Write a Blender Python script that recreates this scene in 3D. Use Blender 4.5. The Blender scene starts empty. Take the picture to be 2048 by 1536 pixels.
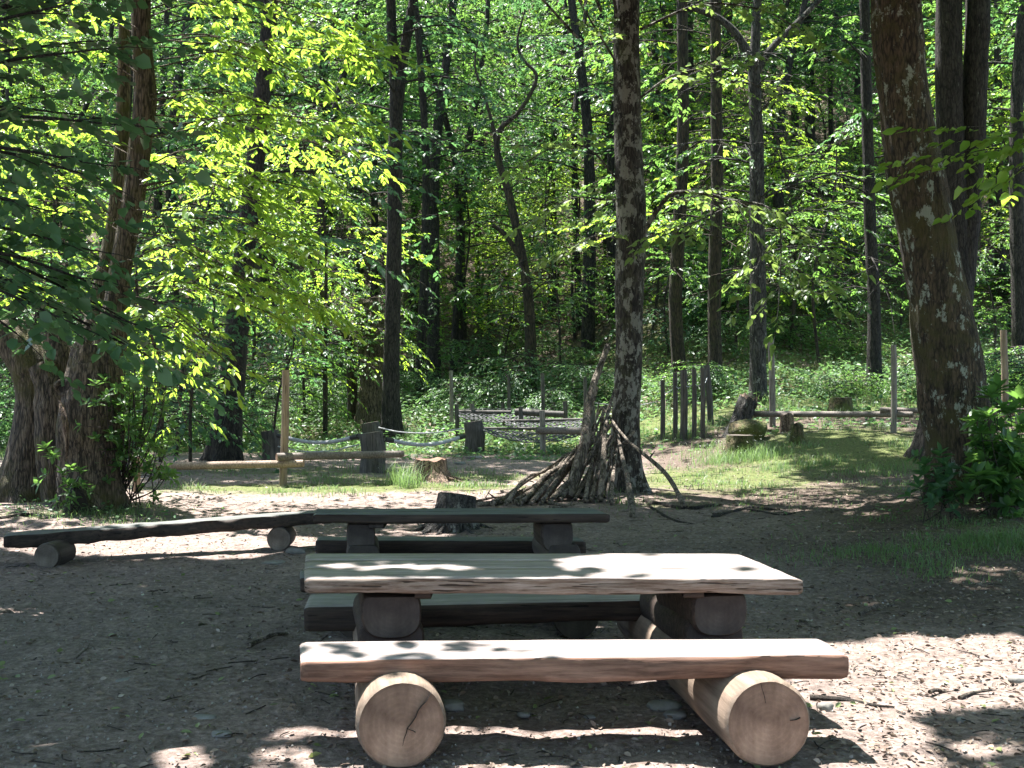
import bpy, math
import numpy as np
from mathutils import Vector, Matrix
R = np.random.RandomState(7)
sc = bpy.context.scene
COL = sc.collection

# ------------------------------------------------------------------ camera, world, sun
F = 2300.0; HOR = 760.0; CAMZ = 1.48
cam = bpy.data.cameras.new('camera'); cam_o = bpy.data.objects.new('camera', cam); COL.objects.link(cam_o)
cam_o.location = (0, 0, CAMZ); cam_o.rotation_euler = (math.radians(90 - 0.2), 0, 0)
cam.sensor_width = 36; cam.lens = F / 2048 * 36; cam.clip_start = 0.05; cam.clip_end = 600
sc.camera = cam_o
SD = Vector((0.22, -0.28, -1.0))              # the way the sunlight travels
w = bpy.data.worlds.new('World'); sc.world = w; w.use_nodes = True
wt = w.node_tree; bg = wt.nodes['Background']
sky = wt.nodes.new('ShaderNodeTexSky'); sky.sky_type = 'NISHITA'; sky.sun_disc = False
sky.sun_elevation = math.radians(70.4); sky.sun_rotation = math.radians(-38)
wt.links.new(sky.outputs[0], bg.inputs[0]); bg.inputs[1].default_value = 0.10
sun = bpy.data.lights.new('sun', 'SUN'); sun.energy = 5.0; sun.angle = math.radians(0.55); sun.color = (1, 0.96, 0.91)
sun_o = bpy.data.objects.new('sun', sun); COL.objects.link(sun_o)
sun_o.rotation_euler = SD.to_track_quat('-Z', 'Y').to_euler(); sun_o.location = (-10, 12, 50)
sc.view_settings.view_transform = 'Standard'; sc.view_settings.look = 'None'
sc.view_settings.exposure = 2.2; sc.view_settings.gamma = 1
sc.cycles.max_bounces = 7; sc.cycles.diffuse_bounces = 4; sc.cycles.glossy_bounces = 2
sc.cycles.transmission_bounces = 4; sc.cycles.transparent_max_bounces = 2
sc.cycles.caustics_reflective = False; sc.cycles.caustics_refractive = False
sc.cycles.use_denoising = True
try: sc.cycles.denoiser = 'OPENIMAGEDENOISE'
except Exception: pass

# ------------------------------------------------------------------ small maths
def unit(a):
    a = np.asarray(a, float); return a / (np.linalg.norm(a, axis=-1, keepdims=True) + 1e-9)
_rn = np.random.RandomState(3)
_NK = [(unit(_rn.normal(size=(10, 3))), _rn.uniform(0, 6.28, 10)) for _ in range(4)]
def fnoise(p, scale=1.0, oct=3):
    p = np.asarray(p, float) * scale; r = 0; a = 1.0; tot = 0
    for i in range(oct):
        k, ph = _NK[i]
        r = r + a * np.sin(p @ k.T * (1.0 + 0.37 * np.arange(10)) + ph + i).sum(-1) / 3.2
        tot += a; a *= 0.55; p = p * 2.03
    return r / tot
def n2(x, y, scale, oct=3):
    x = np.asarray(x, float); y = np.asarray(y, float)
    return fnoise(np.stack([x, y, np.zeros_like(x) + 3.3], -1), scale, oct)
def sstep(a, b, x):
    t = np.clip((x - a) / (b - a), 0, 1); return t * t * (3 - 2 * t)
def terrain(x, y):
    x = np.asarray(x, float); y = np.asarray(y, float)
    y0 = 24 - 10 * sstep(-1.5, 6.5, x) - 3 * sstep(-6, -14, x)
    t = np.maximum(y - y0, 0)
    s1 = np.where(t < 3, t * t / 6, t - 1.5) * 0.10
    u = np.maximum(t - 10, 0); s2 = np.where(u < 24, u * u / 48, u - 12) * 0.52
    z = 0.04 + s1 + s2
    far = sstep(24, 45, y)
    z = z + far * (1.3 * n2(x, y, 0.10, 2) + 0.25 * n2(x, y, 0.5, 2))
    z = z + 0.025 * n2(x, y, 0.35, 2) * sstep(5.5, 9, y) + 0.006 * n2(x, y, 2.1, 3)
    z = z + 0.10 * sstep(2.6, 5, x) * sstep(4, 8, y) + 0.10 * np.exp(-((x - 5.1) ** 2 + (y - 12) ** 2) / 2.5)
    z = z + 0.06 * np.exp(-((x + 4.8) ** 2 + (y - 12.3) ** 2) / 2.0)
    return z
def at(px, py, Y): return np.array([(px - 1024) / F * Y, Y, CAMZ - (py - HOR) / F * Y])
def G(px, py):
    lo, hi = 3.0, 90.0
    for Y in np.arange(3.5, 95, 0.25):
        p = at(px, py, Y)
        if p[2] <= terrain(p[0], p[1]): hi = Y; lo = Y - 0.25; break
    for _ in range(18):
        m = (lo + hi) / 2; p = at(px, py, m)
        if p[2] <= terrain(p[0], p[1]): hi = m
        else: lo = m
    p = at(px, py, hi); p[2] = terrain(p[0], p[1]); return p
def smooth_path(pts, n):
    pts = np.asarray(pts, float); m = len(pts)
    if m == 2:
        t = np.linspace(0, 1, n)[:, None]; return pts[0] * (1 - t) + pts[1] * t
    P = np.vstack([2 * pts[0] - pts[1], pts, 2 * pts[-1] - pts[-2]])
    out = []
    for u in np.linspace(0, m - 1 - 1e-6, n):
        i = int(u); t = u - i; a, b, c, d = P[i], P[i + 1], P[i + 2], P[i + 3]
        out.append(0.5 * ((2 * b) + (c - a) * t + (2 * a - 5 * b + 4 * c - d) * t * t + (3 * b - a - 3 * c + d) * t ** 3))
    return np.array(out)

# ------------------------------------------------------------------ mesh builder
class MB:
    def __init__(s): s.v = []; s.f4 = []; s.m4 = []; s.f3 = []; s.m3 = []; s.n = 0
    def add(s, v, quads=None, tris=None, mat=0):
        v = np.asarray(v, float).reshape(-1, 3)
        if quads is not None and len(quads):
            q = np.asarray(quads, int).reshape(-1, 4) + s.n; s.f4.append(q); s.m4.append(np.broadcast_to(np.asarray(mat, int), (len(q),)))
        if tris is not None and len(tris):
            q = np.asarray(tris, int).reshape(-1, 3) + s.n; s.f3.append(q); s.m3.append(np.broadcast_to(np.asarray(mat, int), (len(q),)))
        s.v.append(v); s.n += len(v)
    def mesh(s, name, mats, origin=(0, 0, 0), smooth=True):
        V = np.vstack(s.v) - np.asarray(origin, float)
        f4 = np.vstack(s.f4) if s.f4 else np.zeros((0, 4), int); f3 = np.vstack(s.f3) if s.f3 else np.zeros((0, 3), int)
        me = bpy.data.meshes.new(name)
        me.vertices.add(len(V)); me.vertices.foreach_set('co', V.astype(np.float32).ravel())
        li = np.concatenate([f4.ravel(), f3.ravel()]); me.loops.add(len(li)); me.loops.foreach_set('vertex_index', li.astype(np.int32))
        nf = len(f4) + len(f3); me.polygons.add(nf)
        st = np.concatenate([np.arange(len(f4)) * 4, len(f4) * 4 + np.arange(len(f3)) * 3])
        me.polygons.foreach_set('loop_start', st.astype(np.int32))
        me.polygons.foreach_set('material_index', np.concatenate(s.m4 + s.m3).astype(np.int32) if nf else [])
        me.polygons.foreach_set('use_smooth', np.full(nf, smooth))
        for m in (mats if isinstance(mats, (list, tuple)) else [mats]): me.materials.append(m)
        me.update(calc_edges=True); me.validate()
        return me
    def obj(s, name, mats, parent=None, origin=(0, 0, 0), smooth=True):
        me = s.mesh(name, mats, origin, smooth)
        o = bpy.data.objects.new(name, me); COL.objects.link(o)
        if parent is not None: o.parent = parent
        else: o.location = Vector(origin)
        return o
def tag(o, label=None, cat=None, group=None, kind=None):
    if label: o['label'] = label
    if cat: o['category'] = cat
    if group: o['group'] = group
    if kind: o['kind'] = kind
    return o
def thing(name, loc, label, cat, group=None):
    o = bpy.data.objects.new(name, None); COL.objects.link(o); o.location = Vector(loc); o.empty_display_size = 0.2
    return tag(o, label, cat, group)
def copy_tree(o, loc, rz=0, s=(1, 1, 1), label=None):
    r = o.copy(); COL.objects.link(r); r.location = Vector(loc); r.rotation_euler = (0, 0, rz); r.scale = s
    if label: r['label'] = label
    for ch in o.children:
        c = ch.copy(); COL.objects.link(c); c.parent = r
    return r

def tube(mb, path, rad, seg=12, rough=0.0, rfreq=3.0, cap=True, mat=0, capmat=None, flare=0, flare_h=0.6, nroot=5, ridge=0.0, seed=0, squash=None):
    path = np.asarray(path, float); n = len(path); rad = np.broadcast_to(np.asarray(rad, float), (n,))
    T = unit(np.gradient(path, axis=0))
    ref = np.array([1.0, 0, 0]) if abs(T[0][0]) < 0.8 else np.array([0, 1.0, 0])
    th = np.linspace(0, 2 * np.pi, seg, endpoint=False) + seed
    U = unit(ref - T * (T @ ref)[:, None]) if True else None
    W = np.cross(T, U)
    rr = np.repeat(rad[:, None], seg, 1)
    if flare:
        hh = np.maximum(path[:, 2] - path[0, 2], 0) / flare_h
        lob = 0.55 + 0.45 * np.cos(nroot * th + seed * 2.1) + 0.25 * np.cos(2 * th + seed)
        rr = rr * (1 + flare * np.exp(-(hh ** 1.1) * 2.2)[:, None] * lob[None, :])
    if ridge:
        z = np.linspace(0, 1, n)[:, None]
        rr = rr * (1 + ridge * np.sin(th[None] * 9 + 3 * z + seed) + ridge * 0.7 * np.sin(th[None] * 17 - 7 * z + 2 * seed))
    dx, dy = np.cos(th), np.sin(th)
    if squash is not None: dx = dx * squash[0]; dy = dy * squash[1]
    V = path[:, None, :] + rr[..., None] * (dx[None, :, None] * U[:, None, :] + dy[None, :, None] * W[:, None, :])
    if rough:
        nn = fnoise(V + seed * 7.7, rfreq, 3)
        V = V + (V - path[:, None, :]) * (rough * nn)[..., None]
    i = np.arange(n - 1)[:, None] * seg; j = np.arange(seg)[None, :]; j2 = (j + 1) % seg
    q = np.stack([i + j, i + j2, i + seg + j2, i + seg + j], -1).reshape(-1, 4)
    mb.add(V.reshape(-1, 3), q, mat=mat)
    if cap:
        cm = mat if capmat is None else capmat
        for k, rev in ((0, True), (n - 1, False)):
            ring = V[k]; c = ring.mean(0); inn = c + (ring - c) * 0.5
            vv = np.vstack([ring, inn, c[None]])
            a = np.arange(seg); b = (a + 1) % seg
            q = np.stack([a, b, seg + b, seg + a], -1); t = np.stack([seg + a, seg + b, np.full(seg, 2 * seg)], -1)
            if rev: q = q[:, ::-1]; t = t[:, ::-1]
            mb.add(vv, q, t, mat=cm)

# leaves: two bent quads each
def leaves(mb, P, D, N, L, Wd, fold=0.12, droop=0.12, mat=0):
    n = len(P); L = np.broadcast_to(L, (n,))[:, None]; Wd = np.broadcast_to(Wd, (n,))[:, None]
    D = unit(D); S = unit(np.cross(D, N)); N = unit(np.cross(S, D))
    dz = np.array([0, 0, -1.0])
    V = np.empty((n, 6, 3))
    V[:, 0] = P
    V[:, 1] = P + D * L * .30 + S * Wd * .46 + N * Wd * fold
    V[:, 2] = P + D * L * .66 + S * Wd * .42 + N * Wd * fold + dz * L * droop * .4
    V[:, 3] = P + D * L + dz * L * droop
    V[:, 4] = P + D * L * .66 - S * Wd * .42 + N * Wd * fold + dz * L * droop * .4
    V[:, 5] = P + D * L * .30 - S * Wd * .46 + N * Wd * fold
    b = (np.arange(n) * 6)[:, None]
    q = np.concatenate([b + np.array([[0, 1, 2, 3]]), b + np.array([[0, 3, 4, 5]])], 0)
    mb.add(V.reshape(-1, 3), q, mat=mat)
def twig_leaves(mb, O, D, TL, K, L, W, rs, spread=0.85, tilt=0.35, mat=0, droop=0.12, lf=None):
    """O, D: twig starts and directions; K leaves along each"""
    n = len(O)
    if n == 0: return
    O = np.asarray(O); D = unit(D); TL = np.broadcast_to(TL, (n,))
    up = np.array([0, 0, 1.0]); S = unit(np.cross(D, up) + rs.normal(size=(n, 3)) * 0.05)
    t = (np.arange(K) + 0.6) / K
    P = O[:, None] + D[:, None] * (TL[:, None] * t[None])[..., None] + rs.normal(size=(n, K, 3)) * 0.012
    P[..., 2] -= (t[None] ** 2) * TL[:, None] * 0.15
    side = np.where(np.arange(K) % 2 == 0, 1.0, -1.0) * (1 - 0.75 * t)
    ang = side[None] * spread + rs.normal(size=(n, K)) * 0.22
    Dl = D[:, None] * np.cos(ang)[..., None] + S[:, None] * np.sin(ang)[..., None]
    Dl = Dl + rs.normal(size=Dl.shape) * 0.12; Dl[..., 2] -= 0.22
    N = up + rs.normal(size=Dl.shape) * tilt
    sz = rs.uniform(0.45, 1.2, n * K); P = P.reshape(-1, 3); Dl = Dl.reshape(-1, 3); N = N.reshape(-1, 3); 
    if lf is not None:
        k_ = lf(P + unit(Dl) * L * .5); P, Dl, N, sz = P[k_], Dl[k_], N[k_], sz[k_]
    leaves(mb, P, Dl, N, L * sz, W * sz * rs.uniform(.8, 1.2, len(sz)), mat=mat, fold=rs.uniform(-.05, .32, (len(sz), 1)), droop=rs.uniform(0, 2.4, (len(sz), 1)) * droop)

# ------------------------------------------------------------------ wanted sun patches on the ground: leaves shading them are thinned out
def px_of(x, y, z): return 1024 + F * x / np.maximum(y, .1), HOR + F * (CAMZ - z) / np.maximum(y, .1)
# (centre px, py, half sizes, openness)
SUNP = [(300, 1084, 350, 40, 1), (560, 1000, 430, 28, 1), (330, 1030, 300, 34, .97), (60, 1030, 110, 50, .7),
        (920, 985, 200, 22, .95), (1080, 975, 70, 30, .9), (1410, 945, 170, 50, .97), (1560, 965, 90, 12, .8),
        (1840, 1345, 270, 80, 1), (1990, 1340, 200, 84, 1), (1700, 1208, 110, 22, .75), (1980, 1160, 100, 26, .8), (1900, 1500, 200, 26, .7),
        (1660, 1400, 120, 50, .98),
        (370, 1520, 66, 44, 1), (40, 1222, 60, 14, .9), (920, 1270, 70, 12, .85), (1180, 1258, 60, 12, .8), (1740, 1025, 60, 8, .8), (1720, 1060, 60, 7, .6),
        (720, 860, 200, 70, .8), (1000, 800, 260, 80, .75), (1700, 800, 200, 80, .8), (40, 890, 110, 60, .9), (1900, 880, 200, 40, .8), (350, 820, 200, 90, .75)]
def openness(x, y, z):
    """x,y,z of a leaf; slide it down the sunbeam to the ground and to table height"""
    x = np.asarray(x); y = np.asarray(y); z = np.asarray(z)
    gx, gy = x + .22 * z, y - .28 * z
    gz = terrain(gx, gy); dz = z - gz; gx, gy = x + .22 * dz, y - .28 * dz; gz = terrain(gx, gy)
    px, py = px_of(gx, gy, gz); o = np.zeros_like(gx)
    for cx, cy, rx, ry, a in SUNP:
        d = ((px - cx) / rx) ** 2 + ((py - cy) / ry) ** 2
        d = d + 0.25 * n2(gx, gy, 1.7, 2)
        o = np.maximum(o, a * (1 - sstep(.85, 1.15, d)) * (gy > 3.6))
    # bench and table tops of the near table, and the open ground in front of it
    bx, by = gx - .22 * .4, gy + .28 * .4
    o = np.maximum(o, np.where(bx < .15 + .3 * n2(bx, by, 3, 2), .985, 1.0) * ((bx > -1.1) & (bx < 1.55) & (by > 4.22) & (by < 4.90)))
    tx, ty = gx - .22 * .63, gy + .28 * .63
    o = np.maximum(o, .99 * ((tx > .30 + .2 * n2(tx, ty, 2.2, 2)) & (tx < 1.6) & (ty > 4.75) & (ty < 5.75)))
    o = np.maximum(o, .98 * ((((tx + .52) / .40) ** 2 + ((ty - 5.22) / .20) ** 2) < 1 + .25 * n2(tx, ty, 5, 2)))
    o = np.maximum(o, .95 * ((tx > -1.0) & (tx < 0.2) & (ty > 4.8) & (ty < 4.98)))
    for zb, x0, x1, y0, y1, a in ((3.6, -5.3, -1.3, 11.3, 14.2, .93), (2.2, -4.6, -1.6, 11.3, 13.2, .93), (3.4, 1.7, 3.6, 13.2, 15.5, .7), (1.3, 4.2, 5.6, 10.6, 11.9, .95)):
        bx, by = x + .22 * (z - zb), y - .28 * (z - zb); o = np.maximum(o, a * ((z > zb + 2.0) & (bx > x0) & (bx < x1) & (by > y0) & (by < y1)))
    o = np.maximum(o, .93 * ((gx > -.9) & (gx < 4.5) & (gy > -1.5) & (gy < 4.25)))
    return o
def keep(P, rs, power=1.0, amt=1.0):
    P = np.asarray(P); return rs.uniform(size=len(P)) > amt * openness(P[:, 0], P[:, 1], P[:, 2]) ** power

# ------------------------------------------------------------------ materials
def new_mat(name):
    m = bpy.data.materials.new(name); m.use_nodes = True; nt = m.node_tree
    b = nt.nodes['Principled BSDF']; b.inputs['Roughness'].default_value = .85
    return m, nt, b
def nd(nt, t, **kw):
    n = nt.nodes.new(t)
    for k, v in kw.items():
        if k in n.inputs.keys(): n.inputs[k].default_value = v
        else: setattr(n, k, v)
    return n
def coords(nt, scale=(1, 1, 1), kind='Object'):
    tc = nd(nt, 'ShaderNodeTexCoord'); mp = nd(nt, 'ShaderNodeMapping'); mp.inputs['Scale'].default_value = scale
    nt.links.new(tc.outputs[kind], mp.inputs[0]); return mp.outputs[0]
def noise(nt, vec, scale, detail=4, rough=.55):
    n = nd(nt, 'ShaderNodeTexNoise', Scale=scale, Detail=detail, Roughness=rough); nt.links.new(vec, n.inputs['Vector']); return n.outputs['Fac']
def ramp(nt, fac, stops):
    r = nd(nt, 'ShaderNodeValToRGB'); e = r.color_ramp.elements
    while len(e) < len(stops): e.new(.5)
    for i, (p, c) in enumerate(stops):
        e[i].position = p; e[i].color = (*c, 1) if len(c) == 3 else c
    nt.links.new(fac, r.inputs[0]); return r.outputs[0]
def mixc(nt, fac, a, b, mode='MIX'):
    m = nd(nt, 'ShaderNodeMix'); m.data_type = 'RGBA'; m.blend_type = mode
    for s, v in ((0, fac), (6, a), (7, b)):
        if isinstance(v, (int, float)): m.inputs[s].default_value = v
        elif isinstance(v, tuple): m.inputs[s].default_value = (*v, 1)
        else: nt.links.new(v, m.inputs[s])
    return m.outputs[2]
def bump(nt, b, h, strength=.5, dist=.01):
    n = nd(nt, 'ShaderNodeBump', Strength=strength, Distance=dist); nt.links.new(h, n.inputs['Height']); nt.links.new(n.outputs[0], b.inputs['Normal'])
def g(v): return (v, v, v)

def leaf_mat(name, base, trans, fac=.45, rough=.42, vary=.35):
    m, nt, b = new_mat(name)
    geo = nd(nt, 'ShaderNodeNewGeometry'); v = coords(nt)
    n1 = noise(nt, v, .9, 2)
    k = nd(nt, 'ShaderNodeMath', operation='MULTIPLY_ADD'); nt.links.new(geo.outputs['Random Per Island'], k.inputs[0]); k.inputs[1].default_value = .6; nt.links.new(n1, k.inputs[2])
    f = ramp(nt, k.outputs[0], [(.3, g(1 - vary)), (.75, g(1.0)), (1.0, g(1.0))])
    dk = tuple(c * d for c, d in zip(base, (.55, .7, .9)))
    cb = mixc(nt, f, dk, base); ct = mixc(nt, f, tuple(c * d for c, d in zip(trans, (.5, .75, .8))), trans)
    nt.links.new(cb, b.inputs['Base Color']); b.inputs['Roughness'].default_value = rough
    b.inputs['Specular IOR Level'].default_value = .5
    tr = nd(nt, 'ShaderNodeBsdfTranslucent'); nt.links.new(ct, tr.inputs[0])
    mx = nd(nt, 'ShaderNodeMixShader'); mx.inputs[0].default_value = fac
    nt.links.new(b.outputs[0], mx.inputs[1]); nt.links.new(tr.outputs[0], mx.inputs[2])
    nt.links.new(mx.outputs[0], nt.nodes['Material Output'].inputs['Surface'])
    return m
M = {}
M['leaf_bright'] = leaf_mat('leaf_bright', (.085, .17, .045), (.47, .70, .075), .5)
M['leaf_mid'] = leaf_mat('leaf_mid', (.042, .10, .038), (.24, .46, .085), .44)
M['leaf_cool'] = leaf_mat('leaf_cool', (.038, .09, .05), (.16, .36, .11), .42)
M['leaf_dark'] = leaf_mat('leaf_dark', (.06, .12, .065), (.19, .38, .11), .38)
M['leaf_maple'] = leaf_mat('leaf_maple', (.075, .13, .04), (.31, .45, .10), .45)
M['herb'] = leaf_mat('herb', (.075, .155, .07), (.22, .40, .12), .4, .42)
M['grass'] = leaf_mat('grass', (.10, .17, .07), (.24, .38, .11), .4, .5)
M['fallen_green'] = leaf_mat('fallen_green', (.18, .22, .09), (.25, .3, .08), .15)

def bark(name, dark, light, lichen=None, lich_amt=.5, moss=None, moss_amt=.6, stretch=.22, scale=14, lich_s=6.5):
    m, nt, b = new_mat(name)
    v = coords(nt, (1, 1, stretch)); v1 = coords(nt)
    na = noise(nt, v, scale, 6, .7); nb = noise(nt, v, scale * 3.1, 5, .7)
    mm = nd(nt, 'ShaderNodeMath', operation='MULTIPLY_ADD'); nt.links.new(nb, mm.inputs[0]); mm.inputs[1].default_value = .6
    m2 = nd(nt, 'ShaderNodeMath', operation='MULTIPLY'); nt.links.new(na, m2.inputs[0]); m2.inputs[1].default_value = .65; nt.links.new(m2.outputs[0], mm.inputs[2]); n1 = mm.outputs[0]
    vm = nd(nt, 'ShaderNodeVectorMath', operation='MULTIPLY_ADD'); nt.links.new(nd(nt, 'ShaderNodeTexNoise', Scale=5.0).outputs['Color'], vm.inputs[0]); vm.inputs[1].default_value = (.16, .16, .10); nt.links.new(v, vm.inputs[2])
    ve = nd(nt, 'ShaderNodeTexVoronoi', Scale=scale * 1.9, feature='DISTANCE_TO_EDGE'); nt.links.new(vm.outputs[0], ve.inputs['Vector'])
    pl = ramp(nt, ve.outputs['Distance'], [(0, g(.0)), (.16, g(1.0))])
    mp_ = nd(nt, 'ShaderNodeMath', operation='MULTIPLY_ADD'); nt.links.new(pl, mp_.inputs[0]); mp_.inputs[1].default_value = .14; ms_ = nd(nt, 'ShaderNodeMath', operation='SUBTRACT'); nt.links.new(n1, ms_.inputs[0]); ms_.inputs[1].default_value = .10; nt.links.new(ms_.outputs[0], mp_.inputs[2]); n1 = mp_.outputs[0]
    c = ramp(nt, n1, [(.48, tuple(x * .4 for x in dark)), (.57, dark), (.74, light)])
    if moss:
        n3 = noise(nt, v1, 2.2, 5, .7); f = ramp(nt, n3, [(moss_amt - .08, g(0)), (moss_amt + .08, g(1))]); c = mixc(nt, f, c, moss)
    if lichen:
        n2_ = noise(nt, coords(nt, (1, 1, .6)), lich_s, 10, .74); f = ramp(nt, n2_, [(lich_amt - .012, g(0)), (lich_amt + .012, g(1))]); c = mixc(nt, f, c, lichen)
    nt.links.new(c, b.inputs['Base Color']); b.inputs['Roughness'].default_value = .92
    bump(nt, b, n1, 1.0, .07)
    return m
M['bark_main'] = bark('bark_main', (.025, .021, .018), (.085, .074, .06), (.24, .235, .205), .53, (.045, .05, .018), .62, lich_s=9)
M['bark_right'] = bark('bark_right', (.036, .027, .018), (.125, .09, .058), (.32, .35, .29), .575, (.07, .062, .02), .56, .22, 15)
M['bark_dark'] = bark('bark_dark', (.018, .015, .013), (.06, .052, .044), (.2, .2, .18), .66)
M['bark_brown'] = bark('bark_brown', (.025, .02, .014), (.085, .062, .042), None, .5, (.06, .065, .02), .62, .16, 14)
M['bark_old'] = bark('bark_old', (.048, .037, .027), (.20, .155, .112), (.3, .28, .24), .70, (.075, .07, .02), .58, .14, 17)
M['bark_grey'] = bark('bark_grey', (.03, .028, .026), (.10, .094, .085), (.24, .24, .21), .60)
M['bark_far'] = bark('bark_far', (.02, .018, .015), (.07, .06, .05))
M['branch'] = bark('branch', (.03, .024, .02), (.075, .06, .048))
M['stick'] = bark('stick', (.10, .08, .062), (.30, .25, .20), None, .5, None, .6, .3, 9)
M['deadwood'] = bark('deadwood', (.10, .065, .045), (.36, .26, .19), None, .5, (.09, .10, .03), .68, .14, 12)
M['mosswood'] = bark('mosswood', (.05, .045, .02), (.17, .12, .07), (.3, .3, .26), .7, (.09, .11, .025), .50, .4, 8)
m, nt, b = new_mat('hollow'); b.inputs['Base Color'].default_value = (.012, .009, .007, 1); M['hollow'] = m

def wood(name, dark, light, axis=0, scale=1.0, rough=.75, crack=.5, stain=None):
    m, nt, b = new_mat(name)
    s = [9.0, 9.0, 9.0]; s[axis] = .55; v = coords(nt, tuple(x * scale for x in s))
    n1 = noise(nt, v, 4.5, 8, .68); n2_ = noise(nt, coords(nt, (1.2, 1.6, 1.2)), 2.5, 4, .6)
    c = ramp(nt, n1, [(.30, tuple(x * .55 for x in dark)), (.42, dark), (.70, light)])
    c2 = mixc(nt, .7, c, ramp(nt, n2_, [(.3, g(.55)), (.7, g(1.15))]), 'MULTIPLY')
    s2 = [16.0, 16.0, 16.0]; s2[axis] = .8
    ck = noise(nt, coords(nt, tuple(x * scale for x in s2)), 3.5, 2, .5)
    f = ramp(nt, ck, [(crack * .6, g(0)), (crack * .66, g(1))])
    c3 = mixc(nt, f, tuple(x * .25 for x in dark), c2)
    if stain:
        f2 = ramp(nt, noise(nt, coords(nt, (1.5, 2.5, 4)), 2, 5, .7), [(.45, g(0)), (.62, g(1))]); c3 = mixc(nt, f2, c3, stain)
    nt.links.new(c3, b.inputs['Base Color']); b.inputs['Roughness'].default_value = rough
    b.inputs['Specular IOR Level'].default_value = .3
    hh = nd(nt, 'ShaderNodeMath', operation='MULTIPLY_ADD'); nt.links.new(f, hh.inputs[0]); hh.inputs[1].default_value = .8; nt.links.new(n1, hh.inputs[2])
    bump(nt, b, hh.outputs[0], .6, .006)
    return m
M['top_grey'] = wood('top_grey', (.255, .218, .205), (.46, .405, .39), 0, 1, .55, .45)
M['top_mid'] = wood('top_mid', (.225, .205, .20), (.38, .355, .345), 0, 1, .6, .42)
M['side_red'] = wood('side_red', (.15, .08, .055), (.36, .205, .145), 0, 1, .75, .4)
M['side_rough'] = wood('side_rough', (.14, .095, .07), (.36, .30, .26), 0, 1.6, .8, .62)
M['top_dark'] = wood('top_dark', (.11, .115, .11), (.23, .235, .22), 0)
M['side_dark'] = wood('side_dark', (.03, .022, .018), (.08, .055, .043), 0)  # on the rear seat and blocks this colour stands in for deep shade
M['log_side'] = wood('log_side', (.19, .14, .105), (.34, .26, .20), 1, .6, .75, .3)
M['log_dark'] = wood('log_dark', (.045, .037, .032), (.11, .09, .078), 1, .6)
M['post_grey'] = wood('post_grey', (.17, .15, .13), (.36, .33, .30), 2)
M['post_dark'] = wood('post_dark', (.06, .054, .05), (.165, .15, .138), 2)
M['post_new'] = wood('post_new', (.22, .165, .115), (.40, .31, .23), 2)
M['rail'] = wood('rail', (.20, .15, .115), (.40, .31, .245), 0)
M['rail_grey'] = wood('rail_grey', (.13, .11, .098), (.27, .235, .21), 0)
def log_end(name, c0, c1, cracks):
    m, nt, b = new_mat(name); tc = nd(nt, 'ShaderNodeTexCoord')
    sp = nd(nt, 'ShaderNodeSeparateXYZ'); nt.links.new(tc.outputs['Object'], sp.inputs[0])
    cb = nd(nt, 'ShaderNodeCombineXYZ'); nt.links.new(sp.outputs[0], cb.inputs[0]); nt.links.new(sp.outputs[2], cb.inputs[1])
    nz = noise(nt, tc.outputs['Object'], 6, 3)
    ln = nd(nt, 'ShaderNodeVectorMath', operation='LENGTH'); nt.links.new(cb.outputs[0], ln.inputs[0])
    a = nd(nt, 'ShaderNodeMath', operation='MULTIPLY_ADD'); nt.links.new(nz, a.inputs[0]); a.inputs[1].default_value = .03; nt.links.new(ln.outputs['Value'], a.inputs[2])
    s = nd(nt, 'ShaderNodeMath', operation='MULTIPLY'); nt.links.new(a.outputs[0], s.inputs[0]); s.inputs[1].default_value = 330
    si = nd(nt, 'ShaderNodeMath', operation='SINE'); nt.links.new(s.outputs[0], si.inputs[0])
    rg = ramp(nt, si.outputs[0], [(0.0, g(.92)), (1.0, g(1.0))])
    c = ramp(nt, noise(nt, tc.outputs['Object'], 9, 8, .7), [(.3, c0), (.7, c1)]); c = mixc(nt, 1.0, c, rg, 'MULTIPLY')
    c = mixc(nt, 1.0, c, ramp(nt, noise(nt, tc.outputs['Object'], 3.0, 3, .6), [(.35, (.62, .6, .6)), (.6, g(1.05))]), 'MULTIPLY')
    c = mixc(nt, 1.0, c, ramp(nt, a.outputs[0], [(.150, g(1)), (.185, (.62, .58, .55))]), 'MULTIPLY')
    st = noise(nt, coords(nt, (14, 14, 1.2)), 1.0, 3, .5); c = mixc(nt, 1.0, c, ramp(nt, st, [(.38, (.80, .77, .75)), (.55, g(1.04))]), 'MULTIPLY')
    nt.links.new(c, b.inputs['Base Color']); bump(nt, b, noise(nt, tc.outputs['Object'], 160, 4, .7), .5, .003)
    return m
M['end_tan'] = log_end('end_tan', (.21, .12, .082), (.46, .29, .205), 1)
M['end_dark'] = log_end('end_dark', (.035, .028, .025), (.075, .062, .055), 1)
M['end_grey'] = log_end('end_grey', (.10, .085, .07), (.20, .17, .145), 1)
m, nt, b = new_mat('rope'); v = coords(nt); wv = nd(nt, 'ShaderNodeTexWave', Scale=22.0, Distortion=1.0); nt.links.new(v, wv.inputs[0])
nt.links.new(ramp(nt, wv.outputs['Fac'], [(.2, (.20, .20, .21)), (.6, (.52, .53, .55))]), b.inputs['Base Color']); M['rope'] = m
m, nt, b = new_mat('rope_end'); b.inputs['Base Color'].default_value = (.02, .02, .022, 1); b.inputs['Roughness'].default_value = .5; M['rope_end'] = m
m, nt, b = new_mat('net'); b.inputs['Base Color'].default_value = (.06, .063, .066, 1); M['net'] = m
m, nt, b = new_mat('stone'); v = coords(nt)
nt.links.new(ramp(nt, noise(nt, v, 8, 6, .7), [(.3, (.11, .105, .095)), (.7, (.24, .235, .22))]), b.inputs['Base Color']); bump(nt, b, noise(nt, v, 25, 5), .5, .01); M['stone'] = m
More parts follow.
